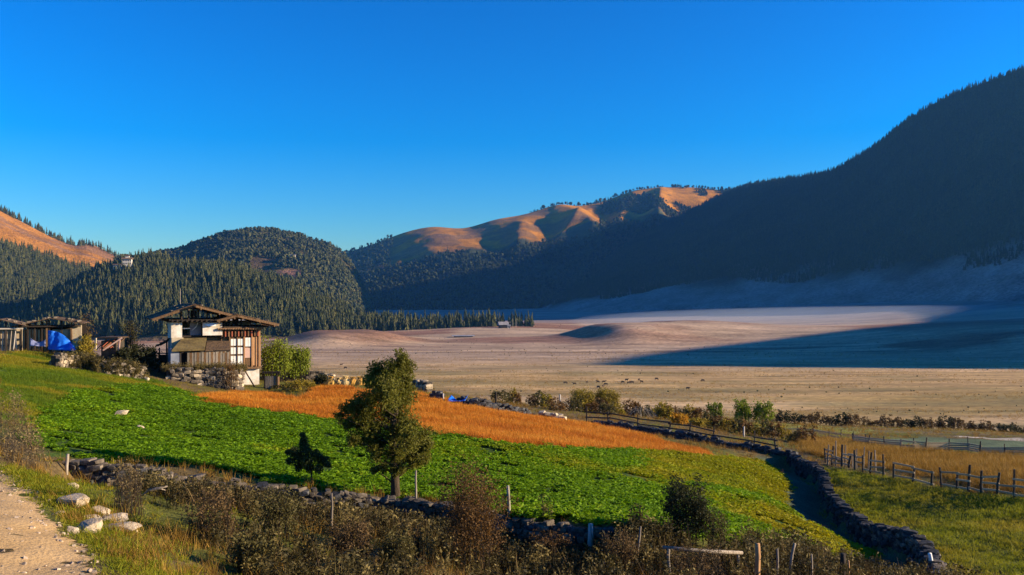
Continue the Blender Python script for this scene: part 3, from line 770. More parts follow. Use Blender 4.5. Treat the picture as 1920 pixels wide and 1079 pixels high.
scatter('pasture_grass', p, 0.6 + 1.0 * k, K_grass, 'short olive pasture grass right of the dark stone wall', 'grass', 0.22 + 0.75 * fbm(p[:, 0] * 0.3, p[:, 1] * 0.3, 3, 56), 0.25)
p = fill(P_LAWN, 20000, 5)
scatter('lawn_grass', p, rng.uniform(0.6, 1.2, len(p)), K_grass, 'bright green grass on the slope below the sheds', 'grass', 0.75 * smooth(0.42, 0.75, fbm(p[:, 0] * 0.12, p[:, 1] * 0.3, 3, 57)) + 0.1 * rng.random(len(p)), 0.25)
p = fill(P_AMBER, 22000, 6)
scatter('amber_meadow', p, rng.uniform(0.6, 1.15, len(p)), K_dry, 'tall amber dry grass between the two right hand fences', 'grass', 0.25 + 0.6 * fbm(p[:, 0] * 0.25, p[:, 1] * 0.25, 3, 58), 0.15)
# rough grass on all ground that has no crop of its own
n = 60000
q = np.c_[rng.uniform(-60, 75, n), 9 + 118 * rng.random(n) ** 1.35]
q = q[np.abs(q[:, 0]) < q[:, 1] * 0.62 + 3]
for pl in (P_GREEN, P_YELLOW, P_ORANGE, P_PASTURE, P_LAWN, P_ROAD, P_LANE, P_TEAL, P_FROST):
    q = q[~in_poly(q[:, 0], q[:, 1], pl)]
q3 = np.c_[q, gz(q[:, 0], q[:, 1])]
nn = fbm(q[:, 0] * 0.3, q[:, 1] * 0.3, 3, 59)
k = nn > 0.50
scatter('rough_grass', q3[k], rng.uniform(0.5, 1.0, k.sum()), K_grass, 'rough olive grass on the road bank and field edges', 'grass', 0.15 + 0.9 * nn[k] + rng.normal(0, 0.15, k.sum()), 0.3)
scatter('withered_grass', q3[~k], rng.uniform(0.4, 0.85, (~k).sum()), K_dry, 'withered brown grass on banks and field edges', 'grass', rng.random((~k).sum()) * 0.8, 0.25)
# verge right beside the road
vp = []
rp = np.array([hit(*p)[:2] for p in [(5,872),(30,897),(70,930),(120,960),(150,1003),(195,1032),(220,1079)]])
for i in range(len(rp) - 1):
    for _ in range(420):
        t_ = rng.random(); vp.append(rp[i] + (rp[i + 1] - rp[i]) * t_ + np.array([rng.exponential(1.0) - 0.12, rng.normal(0, 0.3)]))
vp = np.array(vp); vp = np.c_[vp, gz(vp[:, 0], vp[:, 1])]
scatter('verge_grass', vp, rng.uniform(0.4, 0.9, len(vp)), K_grass, 'mossy green grass along the edge of the dirt road', 'grass', 0.25 + 0.5 * rng.random(len(vp)), 0.35)
# pebbles along the road edge
def stone_mesh(seed, mt, sub=1, flat=0.65):
    g = np.random.default_rng(seed)
    # box with cut corners: 24 vertices on a jittered cuboid
    v = []; f = []
    import itertools
    base = np.array(list(itertools.product((-1, 1), repeat=3)), float)
    pts = []
    for c in base:
        for ax in range(3):
            q = c.copy(); q[ax] *= g.uniform(0.35, 0.75); pts.append(q * np.array([1, 1, flat]) * (1 + g.normal(0, 0.07, 3)))
    import bmesh
    bm = bmesh.new()
    for q in pts: bm.verts.new(q * 0.5)
    bmesh.ops.convex_hull(bm, input=bm.verts)
    me = bpy.data.meshes.new('stone'); bm.to_mesh(me); bm.free(); me.materials.append(mt)
    return me
K_peb = kinds('pebbles', [stone_mesh(300 + s, M['pebble']) for s in range(4)])
pb = fill(P_ROAD[:7] + P_ROAD[7:8] + P_ROAD[11:], 7000, 8)
pb = pb[(pb[:, 1] < 34)]
dr, _, _ = dist_line(pb[:, 0], pb[:, 1], np.c_[rp, np.zeros(len(rp))], 1)
k = rng.random(len(pb)) < 0.12 + 0.9 * np.exp(-dr / 0.8)
pb = pb[k]; pb[:, 2] += 0.012
scatter('road_pebbles', pb, rng.uniform(0.02, 0.075, len(pb)) , K_peb, 'small pebbles strewn over the dirt road', 'pebbles', None, 0.4)

# --- far woods
def wood(name, hill, n, hgt, coll, label, keep=None, tint=None, vmax=1.06, seed=1):
    g = np.random.default_rng(seed)
    p, v = hill.sample(n, vmax, g)
    k = p[:, 1] > 200
    px, py = pix(p)
    k &= (px > -350) & (px < 2350)
    if keep is not None: k &= keep(p, v, px, py, g)
    p, v, px, py = p[k], v[k], px[k], py[k]
    p[:, 2] -= 0.5
    sz = hgt * g.uniform(0.45, 1.3, len(p)) * (0.75 + 0.5 * fbm(p[:, 0] / 90, p[:, 1] / 90, 2, 97))
    return scatter(name, p, sz, coll, label, 'forest', None if tint is None else tint(p, px, py, g), 0.03)
wood('mountain_forest', h_right, 64000, 16.5, K_con, 'dark conifer forest covering the right hand mountain',
     lambda p, v, px, py, g: (v > 0.07 + 0.14 * fbm(p[:, 0] / 150, p[:, 1] / 150, 3, 61)), lambda p, px, py, g: 0.15 * g.random(len(p)) + 0.3 * fbm(p[:, 0] / 120, p[:, 1] / 120, 3, 98), 1.03, 2)
wood('mountain_wood', h_orange, 26000, 18, K_mix, 'dark woods on the lower slopes and crest of the orange mountain',
     lambda p, v, px, py, g: ((v < 0.58 + 0.12 * (fbm(p[:, 0] / 160, p[:, 1] / 160, 4, 8) - 0.5)) & (g.random(len(p)) < 0.8)) | ((px < 735) & (g.random(len(p)) < 0.5)) | ((v > 0.97) & (px > 990) & (g.random(len(p)) < 0.4)) | ((px > 1125) & (fbm(p[:, 0] / 160, p[:, 1] / 160, 4, 8) > 0.48)),
     lambda p, px, py, g: 0.5 * g.random(len(p)), 1.02, 3)
wood('hill_wood', h_dome, 17000, 13, K_mix, 'olive brown woods on the rounded hill behind the pines',
     lambda p, v, px, py, g: (np.hypot((px - 542) / 27, (py - 513) / 9) > 1) & ((fbm(p[:, 0] / 120, p[:, 1] / 120, 4, 18) > 0.30) | (v > 0.95)), lambda p, px, py, g: 0.2 + 0.8 * g.random(len(p)), 1.04, 4)
wood('left_wood', h_left, 9000, 17, K_con, 'conifer wood on the lower slope and crest of the left mountain',
     lambda p, v, px, py, g: (py + (fbm(p[:, 0] / 110, p[:, 1] / 110, 4, 28) - 0.5) * 24 > lm_line(px)) | (v > 0.95), lambda p, px, py, g: 0.2 + 0.8 * g.random(len(p)), 1.05, 5)
# the pine hill: the trees that show largest stand one by one, the others as one mass
g = np.random.default_rng(12)
fp, fv = h_forest.sample(10500, 1.03, g)
fpx, fpy = pix(fp)
k = (fv > 0.05) & (fpx > -80) & (fpx < 1012) & ~((np.abs(fpx - 944) < 16) & (fv < 0.8))
k &= (g.random(len(fp)) < np.where(fpx > 690, 0.95, 1.0))
fp, fv, fpx = fp[k], fv[k], fpx[k]
order = np.argsort(fp[:, 1] + 260 * g.random(len(fp)) + (fpx < 20) * 5000 + ((fpx > 285) & (fpx < 520) & (pix(fp)[1] > 596)) * 5000 + ((fpx < 160) & (pix(fp)[1] > 620)) * 5000)
big, rest = order[:280], order[280:]
r_ = fp[rest]; r_[:, 2] -= 0.5
scatter('pine_forest', r_, 17.5 * g.uniform(0.45, 1.35, len(r_)), K_con, 'dense mass of pines covering the hill behind the farmhouse', 'forest', 0.15 + 0.85 * g.random(len(r_)), 0.03)
pine_meshes = ms([far_conifer(260 + s, tiers=7 + s % 3, r=0.14 + 0.02 * (s % 3), pts=8) for s in range(6)], M['pine_thing'])
for i in big:
    s = 19 * g.uniform(0.65, 1.25)
    o = add('pine_tree', pine_meshes[int(g.integers(0, 6))], None, fp[i] - np.array([0, 0, 0.5]), (0, 0, g.uniform(0, 6.28)), (s, s, s * g.uniform(0.9, 1.15)))
    tag(o, 'tall pine among the many on the hill behind the farmhouse', 'tree', 'pines on the forested hill')

# tussocks and low scrub dotted in lines over the plain
g = np.random.default_rng(91)
pp = []
for y0, d0, n_ in ((658, 6, 260), (664, 4, 160), (648, 8, 90), (700, 12, 70), (735, 14, 70), (770, 10, 90), (628, 8, 90)):
    px_ = g.uniform(560, 1920, n_) if y0 not in (648, 628) else g.uniform(560, 1250, n_); py_ = y0 + g.normal(0, d0 * 0.5, n_)
    dd_ = EYE * F / (py_ - HY); pp.append(np.c_[(px_ - 960) / F * dd_, dd_])
pp = np.vstack(pp); pp = np.c_[pp, vz(pp[:, 0], pp[:, 1])]
scatter('plain_scrub', pp, g.uniform(0.5, 1.9, len(pp)), K_mix, 'low dark tussocks dotted in lines across the tan plain', 'scrub', 0.6 + 0.4 * g.random(len(pp)), 0.1, zscale=0.55)

# dry tussocks that roughen the nearer half of the plain
g = np.random.default_rng(93); n = 42000
dd_ = 300 + 560 * g.random(n) ** 1.2; tx = g.uniform(-0.5, 0.62, n) * dd_; tk = fbm(tx * 0.012, dd_ * 0.05, 4, 94) > 0.45
tx, dd_ = tx[tk], dd_[tk]
scatter('plain_tussocks', np.c_[tx, dd_, vz(tx, dd_)], g.uniform(0.7, 2.1, len(tx)), K_dry, 'dry grass tussocks roughening the flat tan plain', 'grass', 0.4 + 0.6 * g.random(len(tx)), 0.2)

# ------------------------------------------------------------------ dry stone walls
STONES = {k: [stone_mesh(400 + 10 * i + s, M[k], flat=1.0) for s in range(6)] for i, k in enumerate(('stone', 'dark_stone', 'pale_stone'))}
STONE_V = {k: [(np.array([v.co[:] for v in me.vertices]), [tuple(p.vertices) for p in me.polygons]) for me in l] for k, l in STONES.items()}
from mathutils import Euler, Matrix

def wall(name, label, line, height, thick, sl, sh, mk, npart=300, seed=1, cap=True, mix=None, core='earth_core', gap=0.0, hvar=0.1, keep=None):
    """dry stone wall; line = points along its top (n, 3), height = down to its foot; stones run through the thickness"""
    g = np.random.default_rng(seed)
    L = np.array(line, float); seg = np.linalg.norm(np.diff(L[:, :2], axis=0), axis=1); s = np.concatenate([[0], np.cumsum(seg)])
    o0 = L[len(L) // 2]
    root = tag(empty(name, (o0[0], o0[1], o0[2] - height), 0, label, 'wall'), kind='thing')
    def P(t): return np.array([np.interp(t, s, L[:, i]) for i in range(3)])
    items = []; rows = max(2, int(round(height / sh)))
    for r in range(rows + (1 if cap else 0)):
        t = g.uniform(0, sl)
        while t < s[-1]:
            ln = sl * g.uniform(0.55, 1.5); hh = sh * g.uniform(0.85, 1.2)
            c = P(t + ln / 2); d = P(min(s[-1], t + ln)) - P(t); yaw = math.atan2(d[1], d[0])
            zc = c[2] - height + (r + 0.5) * height / rows + g.normal(0, 0.015)
            top = r == rows
            if top and g.random() < 0.4: t += ln; continue
            if top: zc -= 0.02; hh *= 0.8
            if keep is None or keep(t / s[-1], r / rows):
                k = mk if (mix is None or g.random() > mix[1]) else mix[0]
                items.append((np.array([c[0], c[1], zc]) + np.array([-math.sin(yaw), math.cos(yaw), 0]) * g.normal(0, 0.07), yaw + g.normal(0, 0.2), (ln * 1.08, thick * g.uniform(0.8, 1.3), hh * 1.15), k, g.normal(0, 0.14), g.normal(0, 0.16)))
            t += ln + gap
    # the stones that show largest stand alone
    d = np.array([np.prod(i[2]) ** 0.5 / i[0][1] for i in items]); order = np.argsort(-d)
    for j in order[:npart]:
        p, yaw, sc, k, rx, ry = items[j]
        add('stone', STONES[k][int(g.integers(0, 6))], root, p - np.array(root.location), (rx, ry, yaw), sc)
    if len(order) > npart:
        m = MB()
        for j in order[npart:]:
            p, yaw, sc, k, rx, ry = items[j]
            v, f = STONE_V[k][int(g.integers(0, 6))]
            R = np.array(Euler((rx, ry, yaw)).to_matrix()) * np.array(sc)[None, :]
            m.add(v @ R.T + (p - np.array(root.location)), f)
        tag(m.build('packed_stones', M[mk], root), kind='stuff')
    # rubble heart of the wall
    n = 60; ts = np.linspace(0, s[-1], n); m = MB(); Q = [P(t) for t in ts]
    vv = []
    for i, q in enumerate(Q):
        dd = Q[min(i + 1, n - 1)] - Q[max(i - 1, 0)]; nn_ = np.array([-dd[1], dd[0]]); nn_ = nn_ / np.linalg.norm(nn_) * thick * 0.36
        for sx, z in ((-1, -height - 0.4), (1, -height - 0.4), (1, -0.06), (-1, -0.06)):
            vv.append(np.array([q[0] + sx * nn_[0], q[1] + sx * nn_[1], q[2] + z]) - np.array(root.location))
    ff = []
    for i in range(n - 1):
        for a in range(4): b = (a + 1) % 4; ff.append((4 * i + a, 4 * i + b, 4 * i + 4 + b, 4 * i + 4 + a))
    ff += [(3, 2, 1, 0), tuple(4 * (n - 1) + a for a in range(4))]
    m.add(vv, ff).build('rubble_core', M[core], root)
    return root

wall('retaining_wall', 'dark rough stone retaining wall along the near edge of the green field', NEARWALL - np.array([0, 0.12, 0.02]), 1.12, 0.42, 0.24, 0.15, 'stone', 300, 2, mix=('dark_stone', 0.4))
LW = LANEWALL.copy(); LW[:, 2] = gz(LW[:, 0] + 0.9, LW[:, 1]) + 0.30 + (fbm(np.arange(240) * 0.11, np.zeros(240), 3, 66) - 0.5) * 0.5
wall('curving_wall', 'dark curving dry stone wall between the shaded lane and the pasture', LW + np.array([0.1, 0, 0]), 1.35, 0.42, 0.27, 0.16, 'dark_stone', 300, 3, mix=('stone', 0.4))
def ground_line(pp, n, lift):
    l = polyline([hit(*p) for p in pp], n); l[:, 2] = gz(l[:, 0], l[:, 1]) + lift; return l
bl = polyline([at(856, 76.5), at(900, 76.5), at(950, 78), at(1008, 80.5)], 40); bpx = 960 + F * bl[:, 0] / bl[:, 1]; bl[:, 2] = EYE - (np.interp(bpx, [852, 900, 950, 990, 1008], [745, 753, 764, 773, 783]) - HY) / F * bl[:, 1]
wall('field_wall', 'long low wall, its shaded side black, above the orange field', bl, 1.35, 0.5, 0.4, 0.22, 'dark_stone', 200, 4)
bl2 = polyline([at(808, 77.5), at(818, 77), at(828, 76.8)], 12); bl2[:, 2] = [EYE - (738 - HY) / F * 77] * 12
wall('wall_stub', 'short black wall stub beside the pale gatepost and blue tarpaulin', bl2, 1.2, 0.5, 0.4, 0.22, 'dark_stone', 60, 5)
bl3 = polyline([at(1010, 80), at(1030, 80), at(1055, 80)], 20); bl3[:, 2] = gz(bl3[:, 0], bl3[:, 1]) + 0.45
wall('tumbled_wall', 'tumbled pale end of the field wall above the orange field', bl3, 0.5, 0.7, 0.4, 0.25, 'pale_stone', 60, 6)
hw = polyline([at(775, 93), at(790, 92), at(804, 89)], 14); hw[:, 2] = gz(hw[:, 0], hw[:, 1]) + 0.8
wall('brush_wall', 'pale tumbledown wall stretch just right of the tall tree top', hw, 0.9, 0.6, 0.4, 0.24, 'pale_stone', 60, 7, mix=('stone', 0.5))
# wall below the sheds: pale broken end on the left, overgrown to the right
sw = polyline([hit(100, 690), hit(150, 695), hit(210, 704), hit(268, 713)], 50); sw[:, 2] = gz(sw[:, 0], sw[:, 1]) + 0.95
wall('garden_wall', 'low overgrown stone wall with pale broken end below the sheds', sw, 1.15, 0.6, 0.36, 0.22, 'stone', 240, 8, mix=('pale_stone', 0.25))
bw = polyline([at(492, 92), at(540, 93), at(600, 94), at(625, 94)], 40); bw[:, 2] = EYE - (np.interp(np.arange(40), [0, 20, 39], [690, 696, 706]) - HY) / F * bw[:, 1]
wall('yard_wall', 'flat topped stone yard wall behind the plank door right of the house', bw, 1.5, 0.5, 0.5, 0.2, 'stone', 150, 9, mix=('pale_stone', 0.15))

# ------------------------------------------------------------------ loose rocks
def rock_mesh(seed, mt):
    import bmesh
    g = np.random.default_rng(seed); d = g.normal(0, 1, (46, 3)); d /= np.linalg.norm(d, axis=1)[:, None]
    q = np.sign(d) * np.abs(d) ** 0.55 * 0.5 * g.uniform(0.78, 1.0, (46, 1)); q[:, 0] += q[:, 2] * g.uniform(-0.4, 0.4); q[:, 2] *= 1 - 0.5 * (q[:, 0] + 0.5) * g.uniform(0, 0.9)
    bm = bmesh.new()
    for p in q: bm.verts.new(p)
    bmesh.ops.convex_hull(bm, input=bm.verts); bmesh.ops.subdivide_edges(bm, edges=bm.edges[:], cuts=1, use_grid_fill=True)
    for v in bm.verts: v.co *= 1 + g.normal(0, 0.018)
    me = bpy.data.meshes.new('rock'); bm.to_mesh(me); bm.free(); me.materials.append(mt); return me
def rock(px, py, wpx, hpx, label, mk='pale_stone', seed=0, name='rock', group=None):
    p = hit(px, py + hpx * 0.4); s = p[1] / F; g = np.random.default_rng(seed)
    o = add(name, rock_mesh(900 + seed, M[mk]), None, p + np.array([0, 0, hpx * s * 0.32]), (g.normal(0, 0.12), g.normal(0, 0.12), g.uniform(-0.5, 0.5)), (wpx * s * 1.3, wpx * s * 1.0, hpx * s * 1.5))
    return tag(o, label, 'rock', group)
RK = [(136, 940, 46, 24, 'large pale angular boulder, farthest back of the cluster by the road'),
      (186, 960, 32, 11, 'flat pale rock in the middle of the roadside cluster'),
      (216, 973, 40, 15, 'upright pale rock at the back right of the roadside cluster'),
      (167, 991, 42, 22, 'slanting pale rock in front of the roadside cluster'),
      (137, 996, 18, 17, 'small square pale rock nearest the dirt road'),
      (226, 990, 54, 17, 'long pale slab at the right end of the roadside cluster'),
      (137, 911, 17, 10, 'small lone pale rock below the pale wooden post'),
      (172, 970, 26, 9, 'thin flat rock between the boulder and the slab'),
      (250, 998, 16, 9, 'small rock just right of the long pale slab'),
      (112, 962, 14, 6, 'small flat stone at the road edge left of the cluster'),
      (226, 777, 20, 11, 'pale rock in the green crop, upper one of two'),
      (266, 804, 13, 9, 'pale rock in the green crop, lower one of two'),
      (274, 712, 10, 8, 'whitish stone at the right foot of the garden wall'),
      (1757, 1048, 14, 6, 'flat pale stone on the pasture by the white post')]
for i, r in enumerate(RK): rock(*r, seed=i)

# ------------------------------------------------------------------ posts and fences
def stake(h, r, seed, lean=0.05, n=6):
    g = np.random.default_rng(seed); m = MB()
    x, y = g.normal(0, lean, 2) * h
    m.tube([(0, 0, -0.3), (x * 0.4 + g.normal(0, 0.01), y * 0.4, h * 0.45), (x, y, h)], [r * 1.1, r, r * 0.85], n)
    return m
STAKES = [stake(1.0, 0.045, 500 + i, 0.05) for i in range(6)]
STAKE_ME = {}
def stake_mesh(mk, i):
    if (mk, i) not in STAKE_ME: STAKE_ME[(mk, i)] = mesh('post', STAKES[i].v, STAKES[i].f, M[mk])
    return STAKE_ME[(mk, i)]
BEAM = MB().box(-0.5, 0.5, -0.5, 0.5, -0.5, 0.5)
BEAM_ME = {}
def rail_obj(name, a, b, th, ht, mk, root):
    a = Vector(a); b = Vector(b); d = b - a
    if mk not in BEAM_ME: BEAM_ME[mk] = mesh('rail', BEAM.v, BEAM.f, M[mk])
    o = add(name, BEAM_ME[mk], root, ((a + b) / 2) - root.location, None, (d.length, th, ht))
    o.rotation_euler = (0, -math.atan2(d.z, math.hypot(d.x, d.y)), math.atan2(d.y, d.x))
    return o
def post_obj(root, p, h, mk, seed, fat=1.0):
    g = np.random.default_rng(seed)
    return add('post', stake_mesh(mk, seed % 6), root, Vector(map(float, p)) - root.location, (0, 0, g.uniform(0, 6.28)), (fat, fat, h))
def fence(name, label, line, spacing, h, rails, mk, rmk, seed=1, fat=1.0, hvar=0.2, skip=0.0, sag=0.05, th=0.04, rht=0.09):
    g = np.random.default_rng(seed); L = np.array(line, float)
    seg = np.linalg.norm(np.diff(L[:, :2], axis=0), axis=1); s = np.concatenate([[0], np.cumsum(seg)])
    t = 0.0; pos = []
    while t < s[-1]:
        x, y = np.interp(t, s, L[:, 0]), np.interp(t, s, L[:, 1]); pos.append((x, y, float(gz(np.array([x]), np.array([y]))[0]))); t += spacing * g.uniform(0.65, 1.35)
    root = empty(name, pos[0], 0, label, 'fence')
    for i, p in enumerate(pos): post_obj(root, p, h * g.uniform(1 - hvar, 1 + hvar), mk, seed * 100 + i, fat * g.uniform(0.8, 1.3))
    for i in range(len(pos) - 1):
        for r in rails:
            if g.random() < skip: continue
            a = np.array(pos[i]); b = np.array(pos[i + 1]); dv = (b - a) / np.linalg.norm(b - a) * 0.12
            z = h * r
            rail_obj('rail', a - dv + [0, -0.06, z + g.normal(0, sag)], b + dv + [0, -0.06, z + g.normal(0, sag)], th, rht, rmk, root)
    return root
fence('rail_fence', 'dark three rail timber fence between the orange field and the scrub', [at(1100, 79), at(1180, 78), at(1290, 75.5), at(1390, 74), at(1500, 71)], 2.6, 1.35, (0.25, 0.55, 0.85), 'post_wood', 'post_wood', 11, 1.5, skip=0.08, sag=0.04, th=0.07, rht=0.11)
fw = polyline([at(1110, 78.5), at(1180, 77.6), at(1290, 75.1), at(1390, 73.6), at(1492, 71)], 80); fw[:, 2] = gz(fw[:, 0], fw[:, 1]) + 0.42
wall('shade_bank_wall', 'low dark stone wall standing in for the shaded bank under the three rail fence', fw, 0.5, 0.45, 0.36, 0.2, 'dark_stone', 200, 21)  # added dark wall in place of the shaded bank below the rails
fence('pasture_fence', 'weathered post and rail fence along the top of the right hand pasture', [hit(1548, 868), hit(1640, 893), hit(1760, 915), hit(1925, 940), hit(1990, 950)], 1.25, 1.25, (0.2, 0.5, 0.78), 'post_wood', 'fence_rail', 12, 1.6, hvar=0.3, skip=0.22, sag=0.05, th=0.05, rht=0.10)
fence('far_fence', 'far pale fence of boards and posts below the bluish strip', [hit(1600, 833), hit(1700, 843), hit(1800, 846), hit(1935, 852)], 1.7, 1.1, (0.15, 0.32, 0.49, 0.66), 'post_wood', 'fence_rail', 13, 1.2, hvar=0.25, skip=0.12, sag=0.02, th=0.04, rht=0.13)
fence('picket_fence', 'far thin picket fence left of the bluish strip', [hit(1440, 812), hit(1540, 822), hit(1640, 835)], 1.5, 1.0, (0.35, 0.75), 'post_wood', 'fence_rail', 14, 1.1, hvar=0.3, skip=0.3)
fence('stake_row', 'crowded row of thin stakes at the foot of the dark curving wall top', [hit(1552, 872), hit(1600, 878), hit(1645, 886)], 0.75, 1.5, (0.3,), 'grey_timber', 'grey_timber', 15, 0.9, hvar=0.35, skip=0.3)
# single posts near the camera
def lone(px, py0, py1, wpx, mk, label, lean=0.0, seed=0, name='post', d=None):
    p = hit(px, py1) if d is None else at(px, d); s = p[1] / F
    h = (py1 - py0) * s if d is None else (EYE - (py0 - HY) * s) - p[2]
    m = MB(); g = np.random.default_rng(seed + 50); r = wpx * s / 2; top = (lean * h, g.normal(0, 0.02), h)
    m.tube([(0, 0, -0.35), (top[0] * 0.35 + g.normal(0, 0.01), 0, h * 0.35), (top[0] * 0.7 + g.normal(0, 0.01), 0, h * 0.72), top], [r * 1.15, r * 1.05, r, r * 0.9], 8)
    o = m.build(name, M[mk], None, True, loc=p); return tag(o, label, 'post')
lone(124, 856, 890, 6, 'grey_timber', 'short pale post at the left end of the retaining wall', 0.1, 1)
lone(955, 966, 1022, 6, 'pale_bark', 'crooked pale branch post in front of the russet bush', -0.05, 2)
lone(1105, 984, 1070, 10, 'pale_timber', 'stout pale post standing before the retaining wall in the middle', 0.03, 3)
lone(622, 925, 1005, 4, 'grey_timber', 'thin pole against the retaining wall left of the tree', 0.0, 4)
lone(780, 942, 1000, 4, 'grey_timber', 'thin pole against the wall just right of the tree trunk', 0.0, 14)
lone(1195, 990, 1068, 4, 'grey_timber', 'thin bent stake left of the dark green bush', 0.08, 5)
lone(1420, 1020, 1100, 10, 'bright_timber', 'brown squared post at the right end of the low rail', 0.0, 6)
lone(1456, 1030, 1100, 5, 'grey_timber', 'slim grey stake right of the brown squared post', 0.02, 7)
lone(1478, 1020, 1095, 6, 'grey_timber', 'leaning stake at the near edge of the yellow green crop', 0.16, 8)
lone(1521, 1040, 1100, 4, 'grey_timber', 'short slim stake between the leaning stake and the dark post', 0.0, 9)
lone(1580, 1039, 1105, 11, 'dark_timber', 'thick black post at the bottom right corner of the crop', 0.0, 10)
lone(1592, 1052, 1105, 4, 'bright_timber', 'thin reddish stake touching the thick black post', -0.03, 11)
lone(1752, 1050, 1092, 8, 'paper_white', 'white leaning post at the bottom end of the curving wall', -0.22, 12)
lone(1254, 1032, 1100, 6, 'grey_timber', 'grey post at the left end of the low rail', 0.0, 13)
a_ = hit(1254, 1079); b_ = hit(1392, 1079)
rr_ = empty('low_rail', a_, 0, 'weathered horizontal pole below the dark green bush', 'rail')
m = MB(); zA = EYE - (1027 - HY) / F * a_[1]; zB = EYE - (1037 - HY) / F * b_[1]
m.tube([(-0.15, 0, zA - a_[2]), ((b_[0] - a_[0]) * 0.5, (b_[1] - a_[1]) * 0.5, (zA + zB) / 2 - a_[2] - 0.03), (b_[0] - a_[0], b_[1] - a_[1], zB - a_[2])], [0.05, 0.055, 0.045], 7); m.build('pole', M['grey_timber'], rr_, True)
m = MB(); m.tube([(b_[0] - a_[0] - 0.1, b_[1] - a_[1], -0.3), (b_[0] - a_[0] - 0.12, b_[1] - a_[1], zB - a_[2] + 0.05)], [0.04, 0.035], 6); m.build('prop', M['grey_timber'], rr_, True)
for px, py0, d, lab in ((930, 735, 92, 'small dark stump post behind the black field wall'), (1050, 740, 100, 'pale dead trunk left of the yellow bushes'), (1126, 765, 104, 'pale slim stake in front of the right yellow bush'), (1395, 800, 90, 'white topped post behind the rail fence'), (1660, 858, 72, 'dark post standing alone in the amber grass'), (831, 738, 76.5, 'pale gatepost at the end of the short black wall')):
    lone(px, py0, 0, 3.2, 'pale_timber' if 'pale' in lab or 'white' in lab else 'post_wood', lab, 0.0, int(px), d=d)

# ------------------------------------------------------------------ shrubs and near trees
def leaves(m, c, nrm_scatter, n, size, g, long=1.6, up=0.0):
    """n small diamond leaves at centres c (n,3)"""
    d = g.normal(0, 1, (n, 3)); d[:, 2] += up; d /= np.linalg.norm(d, axis=1)[:, None]
    e = np.cross(d, g.normal(0, 1, (n, 3))); e /= np.linalg.norm(e, axis=1)[:, None]
    L = size * g.uniform(0.6, 1.3, n)[:, None]
    V = np.stack([c - d * L * long / 2, c + e * L / 2, c + d * L * long / 2, c - e * L / 2], 1).reshape(-1, 3)
    base = len(m.v); m.v.extend(map(tuple, V)); m.f.extend([(base + 4 * i, base + 4 * i + 1, base + 4 * i + 2, base + 4 * i + 3) for i in range(n)])

def shrub_meshes(seed, h, wd, nmain, nsub, nleaf, leaf, stem_r=0.012, spread=0.45, up=0.5, clump=0.14, top=0.12, flat=1.0):
    """stems rising from a base and leaf tufts round their twigs; returns two meshes' builders"""
    g = np.random.default_rng(seed); st = MB(); lf = MB(); tips = []
    for k in range(nmain):
        a = 6.283 * k / nmain + g.uniform(-0.4, 0.4); rr = spread * wd * math.sqrt(g.random())
        p0 = np.array([rr * math.cos(a), rr * math.sin(a), -0.05]); H = h * g.uniform(0.62, 1.0); R = wd * 0.5 * g.uniform(0.25, 1.0) * (1.15 - 0.5 * H / h)
        p2 = np.array([R * math.cos(a), R * math.sin(a), H]); p1 = (p0 + p2) / 2 + np.array([0, 0, H * 0.12]) - np.array([math.cos(a), math.sin(a), 0]) * R * 0.2 * up
        st.tube([p0, p1, p2], [stem_r, stem_r * 0.7, stem_r * 0.25], 3, False)
        for j in range(nsub):
            t = g.uniform(top, 1.0); q = (1 - t) ** 2 * p0 + 2 * t * (1 - t) * p1 + t * t * p2
            dv = g.normal(0, 1, 3); dv[2] = abs(dv[2]) * 0.8 + 0.15; dv /= np.linalg.norm(dv); ln = g.uniform(0.10, 0.26) * max(h, wd) * 0.7
            q2 = q + dv * ln; q2[2] = min(q2[2], h * 1.04)
            st.tube([q, q2], [stem_r * 0.4, stem_r * 0.12], 3, False); tips.append((q, q2))
    if nleaf:
        T = np.array([g.choice(len(tips)) for _ in range(nleaf)]); tt = g.uniform(0.25, 1.1, nleaf)[:, None]
        A = np.array([t[0] for t in tips]); B = np.array([t[1] for t in tips])
        c = A[T] + (B[T] - A[T]) * tt + g.normal(0, clump * h * 0.35, (nleaf, 3)); c[:, 2] = np.abs(c[:, 2])
        leaves(lf, c, 0, nleaf, leaf, g)
    return st, lf
LM = {}
def lmat(k, c1, c2, tr=0.35): LM[k] = leaf_mat('foliage_' + k, c1, c2, tr, 'OBJECT'); return LM[k]
lmat('willow', (0.17, 0.21, 0.012), (0.22, 0.25, 0.016)); lmat('yellow', (0.27, 0.20, 0.018), (0.33, 0.23, 0.02)); lmat('olive', (0.085, 0.075, 0.02), (0.14, 0.11, 0.03))
lmat('dark', (0.03, 0.034, 0.012), (0.05, 0.05, 0.016)); lmat('russet', (0.14, 0.07, 0.018), (0.20, 0.105, 0.028)); lmat('brown', (0.10, 0.062, 0.022), (0.17, 0.10, 0.035))
lmat('straw', (0.20, 0.14, 0.055), (0.27, 0.19, 0.08)); lmat('gold', (0.50, 0.24, 0.015), (0.56, 0.30, 0.02)); lmat('green', (0.06, 0.10, 0.014), (0.10, 0.14, 0.02)); lmat('juniper', (0.14, 0.13, 0.015), (0.15, 0.14, 0.016), 0.42)
lmat('sapling', (0.06, 0.075, 0.018), (0.065, 0.08, 0.02), 0.35)

